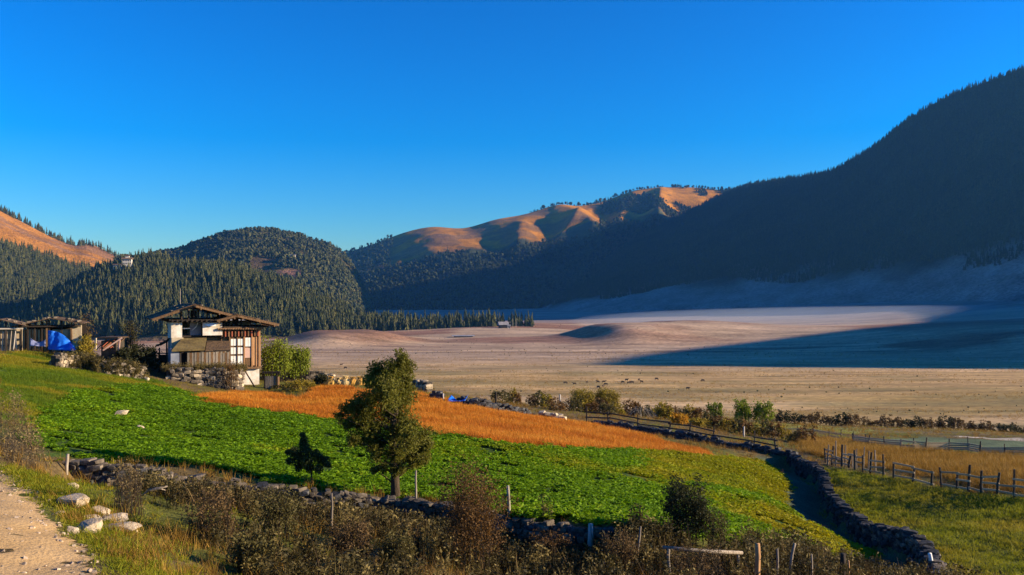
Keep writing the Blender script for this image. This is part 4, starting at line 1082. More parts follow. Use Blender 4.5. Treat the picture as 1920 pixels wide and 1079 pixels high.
def shrub(name, label, pos, h, wd, kind, seed, nmain=14, nsub=9, nleaf=1800, leaf=0.06, cat='bush', stem='bark', group=None, **kw):
    st, lf = shrub_meshes(seed, h, wd, nmain, nsub, nleaf, leaf, **kw)
    r = empty(name, pos, 0, label, cat, group)
    st.build('stems', M[stem], r)
    if nleaf: lf.build('foliage', LM[kind], r)
    return r
def shrub_px(name, label, px, pytop, pybot, wpx, kind, seed, d=None, **kw):
    p = hit(px, pybot) if d is None else at(px, d); s = p[1] / F
    h = (pybot - pytop) * s if d is None else (EYE - (pytop - HY) * s) - p[2]
    return shrub(name, label, p, max(h, 0.3), wpx * s, kind, seed, **kw)

# the tall tree by the retaining wall
def big_tree():
    base = hit(741, 936); base[2] -= 0.05; s = base[1] / F; g = np.random.default_rng(5)
    root = empty('juniper_tree', base, 0, 'tall lopsided dark juniper standing at the retaining wall in mid picture', 'tree')
    def L(px, py, dy=0.0): return np.array([(px - 741) * s, dy, (936 - py) * s])
    tr = MB(); tr.tube([L(741, 945), L(741, 900), L(738, 850), L(737, 800, 0.05), L(742, 750, 0.1), L(746, 700), L(748, 665)], [0.20, 0.155, 0.135, 0.115, 0.085, 0.05, 0.015], 9)
    tr.build('trunk', M['bark'], root, True)
    cl = [(748,668,14),(742,682,20),(758,690,16),(762,708,14),(735,700,22),(706,692,14),(698,706,17),(705,722,20),(740,722,26),(758,730,16),(722,742,26),(748,752,26),(696,748,18),(672,752,15),(655,764,12),(642,776,9),(668,772,16),(690,772,20),(720,772,26),(750,780,26),(770,790,16),(650,792,11),(672,798,18),(702,800,24),(738,805,28),(768,812,22),(790,822,17),(804,838,13),(688,822,18),(716,828,20),(752,832,22),(780,842,18),(795,852,12),(742,848,16),(706,846,12),(668,818,10),(690,846,8),(700,862,8),(765,858,14),(722,864,10),(752,872,11),(778,868,12),(706,876,7),(788,862,9)]
    li = MB(); lf = MB()
    for i, (x, y, r) in enumerate(cl):
        dy = g.normal(0, 0.45) * (0.5 if y < 720 else 1.0); c = L(x, y, dy); z = c[2]
        t0 = L(740 + (y < 760) * 4, min(930, y + 22 + abs(x - 740) * 0.25)); li.tube([t0, (t0 + c) / 2 + np.array([0, 0, 0.03]), c], [0.035, 0.022, 0.008], 4, False)
        for q in range(6):
            e = c + g.normal(0, 1, 3) * r * s * 0.7; li.tube([c, e], [0.010, 0.003], 3, False)
        n = int(62 * r)
        dd = g.normal(0, 1, (n, 3)); dd /= np.linalg.norm(dd, axis=1)[:, None]; rad = r * s * 1.3 * g.random(n)[:, None] ** 0.55
        # break each tuft into sprays
        sp = g.normal(0, 1, (9, 3)); sp /= np.linalg.norm(sp, axis=1)[:, None]
        k = g.integers(0, 9, n); dd = dd * 0.55 + sp[k] * 0.75
        leaves(lf, c + dd * rad, 0, n, 0.040, g, 3.2, 0.6)
    li.build('limbs', M['bark'], root); lf.build('crown', LM['juniper'], root)
big_tree()
def sapling():
    base = hit(585, 914); s = base[1] / F; g = np.random.default_rng(9)
    root = empty('conifer_sapling', base, 0, 'small dark conifer sapling left of the tall juniper', 'tree')
    def L(px, py, dy=0.0): return np.array([(px - 585) * s, dy, (914 - py) * s])
    tr = MB(); tr.tube([L(585, 918), L(584, 890), L(578, 850), L(570, 812)], [0.035, 0.03, 0.022, 0.006], 6); tr.build('trunk', M['bark'], root)
    lf = MB()
    for x, y, r in [(569,815,5),(570,825,7),(566,836,9),(575,842,9),(556,842,7),(548,852,8),(562,852,13),(578,855,14),(592,852,8),(545,864,7),(560,866,12),(578,868,13),(596,864,11),(608,866,9),(616,870,6),(600,878,8),(560,878,7),(580,880,8),(541,848,5)]:
        n = 42 * r; c = L(x, y, g.normal(0, 0.2)); dd = g.normal(0, 1, (n, 3)); dd /= np.linalg.norm(dd, axis=1)[:, None]
        leaves(lf, c + dd * r * s * 1.1 * g.random(n)[:, None] ** 0.4, 0, n, 0.028, g, 4.0, 0.3)
    lf.build('crown', LM['sapling'], root)
sapling()

shrub_px('bush', 'big russet bare bush in the bottom middle of the foreground', 885, 872, 1075, 165, 'russet', 21, nmain=36, nsub=22, nleaf=9000, leaf=0.035, stem_r=0.011, spread=0.25, top=0.25)
shrub_px('bush', 'dark green dense bush below the yellowing crop corner', 1285, 900, 1015, 100, 'dark', 22, nmain=26, nsub=16, nleaf=7000, leaf=0.045, top=0.15)
shrub_px('bush', 'green brown bush at the right flank of the dark green bush', 1345, 955, 1035, 50, 'olive', 23, nmain=16, nsub=12, nleaf=1600, leaf=0.035)
shrub_px('reed_clump', 'pale dry reed clump by the left end of the retaining wall', 240, 862, 965, 70, 'straw', 24, nmain=70, nsub=3, nleaf=700, leaf=0.04, stem='dry_stem', stem_r=0.008, spread=0.4, cat='reeds')
shrub_px('bush', 'grey tangled dead bush at the left edge above the road', 18, 735, 850, 120, 'straw', 25, nmain=40, nsub=16, nleaf=900, leaf=0.04, stem='dry_stem', stem_r=0.008, spread=0.4)
shrub_px('bush', 'low dry bush beside the road bend at the left edge', 45, 800, 880, 90, 'straw', 26, nmain=40, nsub=12, nleaf=900, leaf=0.035, stem='dry_stem', stem_r=0.007, spread=0.5)
shrub_px('bush', 'olive bush left of the thin pole at the retaining wall', 520, 918, 1010, 110, 'olive', 27, nmain=26, nsub=16, nleaf=4200, leaf=0.035, spread=0.3)
shrub_px('bush', 'brown twiggy bush under the big dead branch by the wall', 400, 915, 1020, 130, 'brown', 28, nmain=34, nsub=16, nleaf=2600, leaf=0.035, spread=0.35)
shrub_px('bush', 'small mossy green bush below the tall juniper', 745, 1000, 1079, 70, 'olive', 29, nmain=30, nsub=14, nleaf=3500, leaf=0.035, top=0.05, spread=0.6)
shrub_px('bush', 'yellow green low bush at the bottom left of the foreground thicket', 475, 1005, 1079, 90, 'olive', 30, nmain=20, nsub=12, nleaf=2500, leaf=0.045)
shrub_px('bush', 'dark thorny bush in the bottom corner below the low rail', 1300, 1030, 1100, 150, 'brown', 31, nmain=30, nsub=16, nleaf=1500, leaf=0.035, spread=0.4)
shrub_px('bush', 'dark brown bush filling the ditch under the juniper', 660, 975, 1070, 110, 'brown', 32, nmain=36, nsub=16, nleaf=2600, leaf=0.035, spread=0.4)
shrub_px('bush', 'brown weedy bush right of the stout pale post', 1165, 1000, 1079, 90, 'brown', 33, nmain=26, nsub=14, nleaf=1800, leaf=0.035, spread=0.4)
shrub_px('bush', 'russet low bush between the pale branch and the stout post', 1030, 1000, 1079, 110, 'russet', 34, nmain=30, nsub=14, nleaf=2400, leaf=0.035, spread=0.4)
# weeds along the foot of the retaining wall
n = 1500; tpos = rng.random(n); ii = (tpos * 239).astype(int)
wp = NEARWALL[ii, :2] + np.c_[rng.normal(0, 0.4, n), -np.abs(rng.normal(0, 3.2, n)) - 0.35]
wp2 = np.c_[rng.uniform(7, 15, 700), rng.uniform(23.5, 34, 700)]; wp2 = wp2[~in_poly(wp2[:, 0], wp2[:, 1], P_GREEN)]
wp3 = np.c_[rng.uniform(-9, 13, 2000), rng.uniform(16, 31, 2000)]; wq, sq, _ = dist_line(wp3[:, 0], wp3[:, 1], NEARWALL); wp3 = wp3[(sq < 0) & (wq > 0.5)]; wp3 = wp3[fbm(wp3[:, 0] * 0.5, wp3[:, 1] * 0.5, 3, 63) > 0.47]
i4 = rng.integers(30, 240, 800); wp4 = NEARWALL[i4, :2] + np.c_[rng.normal(0, 0.2, 800), -rng.uniform(0.35, 1.3, 800)]
wp = np.vstack([wp, wp2, wp3, wp4]); wp = wp[~in_poly(wp[:, 0], wp[:, 1], P_ROAD)]
wp = np.c_[wp, gz(wp[:, 0], wp[:, 1])]; wpx, wpy = pix(wp); k = (wpx > 210 + (wpy - 900) * 1.35)
wp = wp[k]
scatter('dry_undergrowth', wp, rng.uniform(0.4, 0.95, len(wp)), K_weed, 'tangled dark brown undergrowth in front of the retaining wall', 'undergrowth', rng.random(len(wp)) ** 1.4, 0.15)
k = rng.random(len(wp)) < 0.42
M['reed'] = leaf_mat('reed', (0.045, 0.024, 0.008), (0.12, 0.065, 0.018), 0.25, c3=(0.30, 0.20, 0.07))
K_reed = kinds('reed_tufts', ms([blades(16, 0.6, 0.24, 0.009, 0.4, 880 + s) for s in range(5)], M['reed']))
scatter('dry_reeds', wp[k] + np.c_[rng.normal(0, 0.3, (k.sum(), 2)), np.zeros(k.sum())], rng.uniform(0.6, 1.4, k.sum()), K_reed, 'brown and russet dry reeds standing among the foreground undergrowth', 'reeds', rng.random(k.sum()) ** 1.6, 0.12)

# mid-distance shrubs
shrub_px('willow_bush', 'bright green willow touching the right side of the farmhouse', 515, 638, 0, 62, 'willow', 41, d=91, nmain=34, nsub=18, nleaf=7500, leaf=0.11, top=0.15, stem_r=0.05)
shrub_px('willow_bush', 'bright green willow, the right one of the pair by the house', 556, 650, 0, 56, 'willow', 42, d=93, nmain=30, nsub=18, nleaf=6500, leaf=0.11, top=0.15, stem_r=0.05)
shrub_px('bush', 'yellow bush with upright twigs, left one of the pair beyond the orange field', 1092, 731, 0, 66, 'yellow', 43, d=106, nmain=40, nsub=16, nleaf=4500, leaf=0.10, top=0.2, stem_r=0.03)
shrub_px('bush', 'yellow bush with upright twigs, right one of the pair beyond the orange field', 1137, 730, 0, 62, 'yellow', 44, d=107, nmain=40, nsub=16, nleaf=4500, leaf=0.10, top=0.2, stem_r=0.03)
shrub_px('bush', 'small green bush left of the two larger green bushes beyond the rail fence', 1340, 757, 0, 38, 'willow', 45, d=118, nmain=14, nsub=10, nleaf=1400, leaf=0.14, stem_r=0.03)
shrub_px('bush', 'tall green bush, left of the pair standing in the hedge line', 1393, 750, 0, 46, 'willow', 46, d=116, nmain=16, nsub=12, nleaf=2200, leaf=0.14, stem_r=0.03, top=0.15)
shrub_px('bush', 'wide green bush, right of the pair standing in the hedge line', 1430, 756, 0, 50, 'willow', 47, d=116, nmain=18, nsub=12, nleaf=2200, leaf=0.14, stem_r=0.03, top=0.15)
shrub_px('bush', 'low yellow bush left of the orange shrub at the rail fence', 1243, 757, 0, 42, 'yellow', 48, d=104, nmain=16, nsub=10, nleaf=1500, leaf=0.13, stem_r=0.03)
shrub_px('bush', 'bright orange shrub just above the rail fence', 1272, 775, 0, 40, 'gold', 49, d=96, nmain=16, nsub=10, nleaf=1500, leaf=0.11, stem_r=0.03)
shrub_px('bush', 'yellow green shrub right of the bright orange shrub', 1310, 786, 0, 50, 'yellow', 50, d=98, nmain=16, nsub=10, nleaf=1300, leaf=0.11, stem_r=0.03)
shrub_px('bush', 'yellow green upright bush beside the blue tarpaulin', 160, 632, 0, 36, 'yellow', 51, d=80, nmain=26, nsub=10, nleaf=2600, leaf=0.10, stem_r=0.02, spread=0.6, top=0.05)
shrub_px('slender_tree', 'thin yellowish young tree between the sheds and the farmhouse', 245, 590, 0, 40, 'olive', 52, d=96, nmain=12, nsub=10, nleaf=900, leaf=0.10, stem_r=0.05, spread=0.1, cat='tree')
shrub_px('bush', 'dark red brown bush rising behind the shed with the tarpaulin', 156, 592, 0, 34, 'brown', 53, d=97, nmain=14, nsub=10, nleaf=1300, leaf=0.11, stem_r=0.04)
shrub_px('bush', 'big dark thicket in the shade left of the farmhouse', 268, 650, 0, 78, 'dark', 54, d=84, nmain=34, nsub=14, nleaf=5200, leaf=0.13, stem_r=0.03, spread=0.5, top=0.1)
shrub_px('bush', 'dark shrub at the back of the collapsed timber hut', 232, 655, 0, 44, 'dark', 55, d=82, nmain=20, nsub=12, nleaf=2400, leaf=0.12, stem_r=0.03, spread=0.5, top=0.1)
shrub_px('bush', 'rounded dark green bush beside the golden hay stooks', 602, 703, 0, 34, 'dark', 56, d=90, nmain=16, nsub=10, nleaf=1900, leaf=0.10, stem_r=0.03, top=0.05, spread=0.5)
shrub_px('bush', 'yellow green weeds between the plank door and the orange field', 565, 715, 0, 60, 'yellow', 57, d=84, nmain=26, nsub=8, nleaf=1900, leaf=0.09, stem_r=0.02, spread=0.7, top=0.05)
shrub_px('bush', 'brown dry shrub on the terrace in front of the timber bay', 432, 672, 0, 30, 'russet', 58, d=82.5, nmain=16, nsub=10, nleaf=900, leaf=0.07, stem_r=0.02, spread=0.5)
shrub_px('bush', 'olive scrub along the foot of the yard wall', 520, 722, 0, 40, 'olive', 59, d=87, nmain=18, nsub=8, nleaf=1000, leaf=0.08, stem_r=0.02, spread=0.6, top=0.05)
# the brown hedge at the valley edge: shrubs in a row
HV = []
for i in range(5):
    st, lf = shrub_meshes(700 + i, 1.0, 1.3, 12, 8, 700, 0.075, 0.012, 0.5, 0.5, 0.12, 0.1)
    HV.append((mesh('stems', st.v, st.f, M['bark']), lf))
HL = {}
def hedge_shrub(px, py_top, d, wd, kind, label, group, i, name='hedge_shrub'):
    p = at(px, d); h = max(1.1 + 0.8 * ((i * 37) % 10) / 10, (EYE - (py_top - HY) / F * d) - p[2]); r = empty(name, p, i * 1.7, label, 'bush', group)
    stm, lf = HV[i % 5]
    if (i % 5, kind) not in HL: HL[(i % 5, kind)] = mesh('foliage', lf.v, lf.f, LM[kind])
    add('stems', stm, r, None, None, (wd, wd, h)); add('foliage', HL[(i % 5, kind)], r, None, None, (wd, wd, h))
g = np.random.default_rng(77)
for i, px in enumerate(np.arange(1452, 1960, 19)):
    hedge_shrub(px + g.uniform(-4, 4), np.interp(px, [1450, 1600, 1750, 1920], [789, 790, 799, 808]) + g.uniform(-4, 4), 127 + g.uniform(-2, 2), g.uniform(1.5, 2.6), 'brown' if g.random() < 0.65 else 'dark',
                'brown leafless shrub in the long hedge along the valley edge', 'shrubs of the long brown hedge', i)
for i, px in enumerate(np.arange(940, 1330, 17)):
    hedge_shrub(px + g.uniform(-6, 6), np.interp(px, [940, 1040, 1200, 1330], [752, 762, 770, 778]) + g.uniform(-8, 6), np.interp(px, [940, 1040, 1200, 1330], [96, 100, 104, 112]) + g.uniform(-4, 4), g.uniform(1.0, 2.2), ('olive', 'yellow', 'russet', 'brown')[i % 4],
                'dry brown scrub bush in the belt beyond the orange field', 'scrub beyond the orange field', i + 3, 'scrub_bush')
for i, px in enumerate(np.arange(1330, 1520, 18)):
    hedge_shrub(px, 793 + g.uniform(-4, 8) + (px - 1330) * 0.12, np.interp(px, [1330, 1520], [100, 88]), g.uniform(1.2, 2.0), ('olive', 'russet', 'yellow')[i % 3],
                'dry russet shrub between the rail fence and the green strip', 'shrubs behind the rail fence', i + 1, 'scrub_bush')
# dead pale sticks standing in the scrub, one clump
shrub_px('dead_thicket', 'clump of pale dead stems left of the yellow bushes', 1052, 752, 0, 34, 'straw', 61, d=101, nmain=26, nsub=4, nleaf=0, leaf=0.1, stem='pale_bark', stem_r=0.04, spread=0.8)
shrub_px('dead_thicket', 'clump of pale dead stems right of the yellow bushes', 1200, 762, 0, 44, 'straw', 62, d=103, nmain=26, nsub=4, nleaf=0, leaf=0.1, stem='pale_bark', stem_r=0.04, spread=0.8)
# dead branch over the wall
b0 = hit(268, 930); m = MB(); s = b0[1] / F
m.tube([(0, 0, 0), (12 * s, 0, 10 * s), (30 * s, 0, 13 * s), (46 * s, 0, 17 * s)], [0.03, 0.045, 0.04, 0.02], 6); m.tube([(30 * s, 0, 13 * s), (40 * s, 0.1, 8 * s)], [0.025, 0.01], 5)
tag(m.build('dead_branch', M['grey_timber'], None, True, loc=b0), 'fallen grey branch lying against the wall beside the reed clump', 'branch')

# ------------------------------------------------------------------ the farmhouse
HS = 86.0 / F
def X(px): return (px - 405) * HS
def Z(py): return (732 - py) * HS
HO = W(405, 732, 86)
house = empty('farmhouse', HO, math.radians(26), 'old two storey whitewashed farmhouse with plank gable roofs and timber bay', 'house')
def hb(name, x0, x1, y0, y1, z0, z1, mk, parent=None, jit=0.0):
    m = MB(); m.box(min(x0, x1), max(x0, x1), y0, y1, min(z0, z1), max(z0, z1), jit); return m.build(name, M[mk], parent or house)
def hbeam(name, a, b, wd, ht, mk, parent=None):
    m = MB(); m.beam(a, b, wd, ht); return m.build(name, M[mk], parent or house)
# walls
back = hb('wall', X(340), X(478), 3.2, 9.2, -1.2, Z(604), 'whitewash')
hb('wall', X(326), X(345), 0.0, 3.19, Z(690), Z(599), 'whitewash')
hb('wall', X(326.5), X(347), -0.12, -0.01, Z(690), Z(632), 'ochre_plaster')
low = hb('wall', X(445), X(485.5), 0.30, 5.4, -1.2, Z(690), 'whitewash')
hb('wall', X(437), X(444.8), 0.45, 3.19, -1.0, Z(690), 'ochre_plaster')
# recessed gallery: dark window, blue-grey panel painted as shaded wall, white parapet
hb('parapet', X(381), X(416), -0.12, 0.1, Z(629), Z(605), 'whitewash')
hb('gallery_floor', X(345.2), X(428), 0.4, 3.19, Z(632), Z(629), 'dark_timber')
hb('gallery_wall', X(345.2), X(428), 0.7, 0.85, Z(690), Z(633), 'timber')
hb('gallery_wall', X(361), X(380.9), 1.0, 1.2, Z(629), Z(604), 'grey_shade_plaster')
wf = hb('window', X(347), X(360), 2.9, 3.19, Z(627), Z(604), 'dark_timber')
for i in range(2):
    for j in range(2):
        hb('pane', X(348.5 + i * 5.5), X(353 + i * 5.5), 2.86, 2.899, Z(625.5 - j * 10.5), Z(617.5 - j * 10.5), 'glass', wf)
hb('shelf', X(347), X(361), 0.9, 1.3, Z(617), Z(615), 'paper_white')
cl = MB(); cl.add([(X(364), 0.9, Z(620)), (X(366), 0.9, Z(619)), (X(373), 0.86, Z(613)), (X(375.5), 0.9, Z(606)), (X(374), 0.9, Z(606)), (X(371.5), 0.84, Z(612))], [(0, 1, 2, 5), (5, 2, 3, 4)]); cl.build('cloth_strip', M['cloth_white'], house)
cl = MB(); cl.add([(X(383), -0.2, Z(609)), (X(396), -0.3, Z(606)), (X(409), -0.2, Z(607)), (X(402), -0.37, Z(611)), (X(391), -0.35, Z(612))], [(0, 1, 4), (1, 3, 4), (1, 2, 3)]); cl.build('hung_cloth', M['cloth_white'], house)
# timber bay on the right
bay = hb('bay_wall', X(429), X(486), 0.12, 4.8, Z(690), Z(619), 'timber')
hb('bay_floor_beam', X(426), X(488), -0.05, 4.9, Z(694), Z(690.2), 'timber')
for px, wd, mk in ((430, 2.5, 'timber'), (443.5, 1.2, 'timber'), (456.5, 2.4, 'bright_timber'), (471, 2.4, 'bright_timber'), (484.6, 3.0, 'bright_timber')):
    hb('post', X(px - wd / 2), X(px + wd / 2), -0.02, 0.118, Z(690), Z(619.2), mk)
hb('post', X(478), X(480), 0.0, 0.118, Z(690), Z(619.2), 'bright_timber')
for px0, px1, pys in ((431.5, 442.6, ((688, 668, 'paper_white'), (666, 652, 'paper_white'), (650, 636, 'paper_white'))), (444.4, 455, ((688, 668, 'paper_white'), (666, 652, 'paper_white'), (650, 636, 'paper_white'))),
                      (458, 469.6, ((688, 674, 'timber'), (673, 654, 'pink_panel'), (652, 634, 'paper_white'))), (472.4, 477.6, ((688, 634, 'bright_timber'),)), (480.4, 483, ((688, 634, 'bright_timber'),))):
    for a, b, mk in pys:
        if mk == 'paper_white':
            w_ = hb('window', X(px0), X(px1), 0.06, 0.118, Z(a), Z(b), 'timber'); mid = (px0 + px1) / 2
            for q0, q1 in ((px0 + 0.5, mid - 0.3), (mid + 0.3, px1 - 0.5)):
                hb('pane', X(q0), X(q1), 0.035, 0.059, Z(a - 0.7), Z(b + 0.7), 'paper_white', w_)
        else: hb('panel', X(px0), X(px1), 0.05, 0.118, Z(a), Z(b), mk)
fr = hb('frieze', X(412), X(487), 0.05, 0.119, Z(633.5), Z(620), 'dark_timber')
for px in np.arange(415, 486, 6.0): hb('bracket', X(px), X(px + 2.2), -0.10, 0.049, Z(632), Z(621), 'red_paint' if int(px) % 12 < 6 else 'timber', fr)
hb('cornice', X(408), X(491), -0.35, 5.0, Z(619), Z(615.5), 'bright_timber')
for px in np.arange(411, 490, 4.6): hb('joist_end', X(px), X(px + 2), -0.42, -0.351, Z(618.6), Z(616), 'timber')
for k in range(5):                                       # right hand side of the bay
    hb('side_post', X(486.05), X(487.6), 0.15 + k * 1.05, 0.40 + k * 1.05, Z(690), Z(619.2), 'bright_timber')
for k in range(4):
    w_ = hb('side_window', X(486.02), X(486.9), 0.48 + k * 1.05, 1.12 + k * 1.05, Z(664), Z(636), 'timber'); hb('pane', X(486.91), X(487.3), 0.55 + k * 1.05, 1.05 + k * 1.05, Z(662), Z(638), 'paper_white', w_)
hb('plank_panel', X(415), X(428.8), 0.3, 0.6, Z(690), Z(634), 'timber')
for k in range(9): hb('plank', X(396 + k * 3.6), X(399.2 + k * 3.6), 0.10, 0.29, Z(691), Z(645 + (k % 3) * 2), 'grey_timber' if k % 2 else 'timber')
hbeam('prop_pole', (X(452), -0.35, Z(689)), (X(476), -0.9, Z(733)), 0.11, 0.11, 'timber')
# attic floors and frames
hb('attic_floor', X(322), X(430), -0.2, 9.4, Z(603.9), Z(599), 'dark_timber')
for px in np.arange(326, 428, 8.5): hb('beam_end', X(px), X(px + 3), -0.5, -0.201, Z(603.5), Z(600), 'dark_timber')
for px in (345, 357, 366, 374, 390): hb('attic_post', X(px - 1.3), X(px + 1.3), 0.2, 0.45, Z(598.9), Z(np.interp(px, [292, 365, 445], [598, 577, 597])), 'dark_timber')
hb('attic_screen', X(361), X(372), 0.5, 0.6, Z(598.9), Z(582), 'dark_timber')
hb('bay_attic_floor', X(418), X(500), -0.3, 5.2, Z(615.4), Z(612.6), 'dark_timber')
for px in (421, 430, 437, 446, 452, 470): hb('attic_post', X(px - 1.1), X(px + 1.1), 0.3, 0.5, Z(612.5), Z(np.interp(px, [405, 440, 520], [603, 595, 610])), 'dark_timber')
hb('attic_screen', X(418), X(429), 0.55, 0.65, Z(612.5), Z(603), 'dark_timber'); hb('attic_screen', X(438), X(446), 0.55, 0.65, Z(612.5), Z(599), 'dark_timber')
# roofs of loose planks, each slope with rafters below
def roof(x0, z0, x1, z1, y0, y1, npl, seed, nm='roof'):
    g = np.random.default_rng(seed); r = empty(nm, (0, 0, 0)); r.parent = house
    L_ = math.hypot(x1 - x0, z1 - z0); ux, uz = (x1 - x0) / L_, (z1 - z0) / L_; nx, nz = -uz, ux
    if nz < 0: nx, nz = -nx, -nz
    for k in range(npl):
        ya = y0 + (y1 - y0) * k / npl; yb = y0 + (y1 - y0) * (k + 0.94) / npl
        for part_, (s0, s1) in enumerate(((-0.02, 0.52), (0.47, 1.0))):
            e0 = s0 * L_ - 0; e1 = s1 * L_ + g.uniform(-0.05, 0.3) * (part_ == 1); th = g.uniform(0.04, 0.07); off = 0.06 + (0.05 if part_ == 0 else 0) + g.uniform(0, 0.035)
            v = []
            for e in (e0, e1):
                for y in (ya + g.uniform(-0.03, 0.0), yb):
                    for o_ in (off, off + th): v.append((x0 + ux * e + nx * o_, y, z0 + uz * e + nz * o_))
            m = MB(); m.add(v, [(0, 1, 3, 2), (4, 6, 7, 5), (0, 4, 5, 1), (2, 3, 7, 6), (0, 2, 6, 4), (1, 5, 7, 3)]); m.build('roof_plank', M['shingle'], r)
    for y in np.linspace(y0 + 0.35, y1 - 0.3, 5):
        m = MB(); m.beam((x0, y, z0 - 0.04), (x1 - ux * 0.1, y, z1 - 0.04 - uz * 0.1), 0.10, 0.14); m.build('rafter', M['dark_timber'], r)
    for s_ in (0.15, 0.55, 0.9):
        m = MB(); m.beam((x0 + ux * s_ * L_, y0 - 0.15, z0 + uz * s_ * L_ - 0.17), (x0 + ux * s_ * L_, y1, z0 + uz * s_ * L_ - 0.17), 0.12, 0.12); m.build('purlin', M['timber'], r)
    for q in range(int(L_ * 1.2)):
        s_ = g.uniform(0.1, 0.95) * L_; y = y0 + g.uniform(0.1, 0.9) * (y1 - y0) * (0.25 if q % 2 else 1)
        add('roof_stone', STONES['stone'][q % 6], r, (x0 + ux * s_ + nx * 0.22, y, z0 + uz * s_ + nz * 0.22), (0, 0, g.uniform(0, 3)), (0.3, 0.26, 0.14))
    m = MB(); m.beam((x0, y0 - 0.05, z0 + 0.0), (x1, y0 - 0.05, z1 + 0.0), 0.06, 0.2); m.build('barge_board', M['timber'], r)
    return r
roof(X(366), Z(573.5), X(293), Z(599), -0.75, 9.6, 22, 1); roof(X(364), Z(573.5), X(446), Z(596), -0.75, 9.6, 22, 2)
roof(X(441), Z(592.5), X(404), Z(602), -1.0, 5.4, 14, 3, 'bay_roof'); roof(X(439), Z(592.5), X(517), Z(611), -1.0, 5.4, 14, 4, 'bay_roof')
hb('ridge_pole', X(363.6), X(366.4), -1.5, 9.8, Z(576), Z(572.6), 'dark_timber')
# the lean-to in front with its mossy roof
sm = MB(); ys = (-2.6, 0.05)
v = [(X(322), ys[0], Z(655)), (X(378), ys[0], Z(654)), (X(388), ys[1], Z(636)), (X(345), ys[1], Z(636))]
v = [(a, b, c) for a, b, c in v] + [(a, b, c + 0.14) for a, b, c in v]
sm.add(v, [(0, 3, 2, 1), (4, 5, 6, 7), (0, 1, 5, 4), (1, 2, 6, 5), (2, 3, 7, 6), (3, 0, 4, 7)]); sm.build('lean_to_roof', M['moss_roof'], house)
sm = MB(); v = [(X(380), -2.4, Z(656)), (X(424), -2.2, Z(654)), (X(430), 0.05, Z(642)), (X(389), 0.05, Z(641))]
v = v + [(a, b, c + 0.1) for a, b, c in v]; sm.add(v, [(0, 3, 2, 1), (4, 5, 6, 7), (0, 1, 5, 4), (1, 2, 6, 5), (2, 3, 7, 6), (3, 0, 4, 7)]); sm.build('lean_to_roof', M['shingle'], house)
hb('lean_to_wall', X(321), X(336), -2.3, -2.1, Z(694), Z(653), 'grey_shade_plaster'); hb('lean_to_wall', X(321), X(323), -2.09, 0.0, Z(694), Z(650), 'grey_shade_plaster')
hb('lean_to_back', X(344), X(398), -0.3, -0.1, Z(694), Z(640), 'dark_timber')
for k in range(18): hb('plank', X(349 + k * 4.1), X(352.6 + k * 4.1), -2.3 + (k % 3) * 0.02, -2.22 + (k % 3) * 0.02, Z(695), Z(657.5 - (k * 7 % 5) * 0.6 + (k > 12) * 3), ('grey_timber', 'timber', 'grey_timber')[k % 3])
hb('lintel', X(335), X(424), -2.34, -2.24, Z(657), Z(654), 'dark_timber')
hb('corner_post', X(336), X(338.5), -2.32, -2.1, Z(694), Z(654), 'dark_timber')
m = MB(); m.tube([(X(358), 8.0, Z(600)), (X(358), 8.0, Z(540))], [0.06, 0.035], 6); tag(m.build('flag_pole', M['grey_timber'], None, loc=HO), 'slim pole rising above the farmhouse roof ridge', 'pole')
bpy.data.objects['flag_pole'].rotation_euler = (0, 0, math.radians(26))
# terrace that carries the lean-to
tl = polyline([W(312, 694, 81.2), W(360, 695, 81.9), (W(405, 695, 82.8)), W(440, 696, 83.8), W(450, 697, 84.6)], 40)
wall('terrace_wall', 'rough stone terrace wall with dry weeds under the lean-to of the farmhouse', tl, 2.0, 0.6, 0.42, 0.27, 'stone', 260, 16, mix=('pale_stone', 0.16))
tm = MB(); q = [tuple(p) for p in tl[::4]] ; q.append(tuple(W(448, 697, 88))); q.append(tuple(W(316, 694, 88)))
tm.add([(a, b, c - 0.12) for a, b, c in q] + [(a, b, c - 3.2) for a, b, c in q], [tuple(range(len(q)))] + [(i, i + len(q), (i + 1) % len(q) + len(q), (i + 1) % len(q)) for i in range(len(q))])
tag(tm.build('terrace', M['earth_core']), 'earth terrace in front of the farmhouse', kind='structure')
tw = tl[rng.integers(0, 40, 260)] + np.c_[rng.normal(0, 0.2, 260), rng.uniform(-0.25, 1.2, 260), np.full(260, -0.12)]
scatter('terrace_weeds', tw, rng.uniform(0.5, 0.95, 260), K_weed, 'dry brown weeds growing along the terrace edge below the house', 'weeds', 0.5 + 0.5 * rng.random(260), 0.2)
gw = sw[rng.integers(8, 50, 500)] + np.c_[rng.normal(0, 0.3, 500), rng.normal(-0.1, 0.35, 500), -rng.uniform(0.1, 0.9, 500)]
scatter('wall_weeds', gw, rng.uniform(0.5, 1.0, 500), K_weed, 'dry weeds overgrowing the garden wall below the sheds', 'weeds', rng.random(500), 0.3)
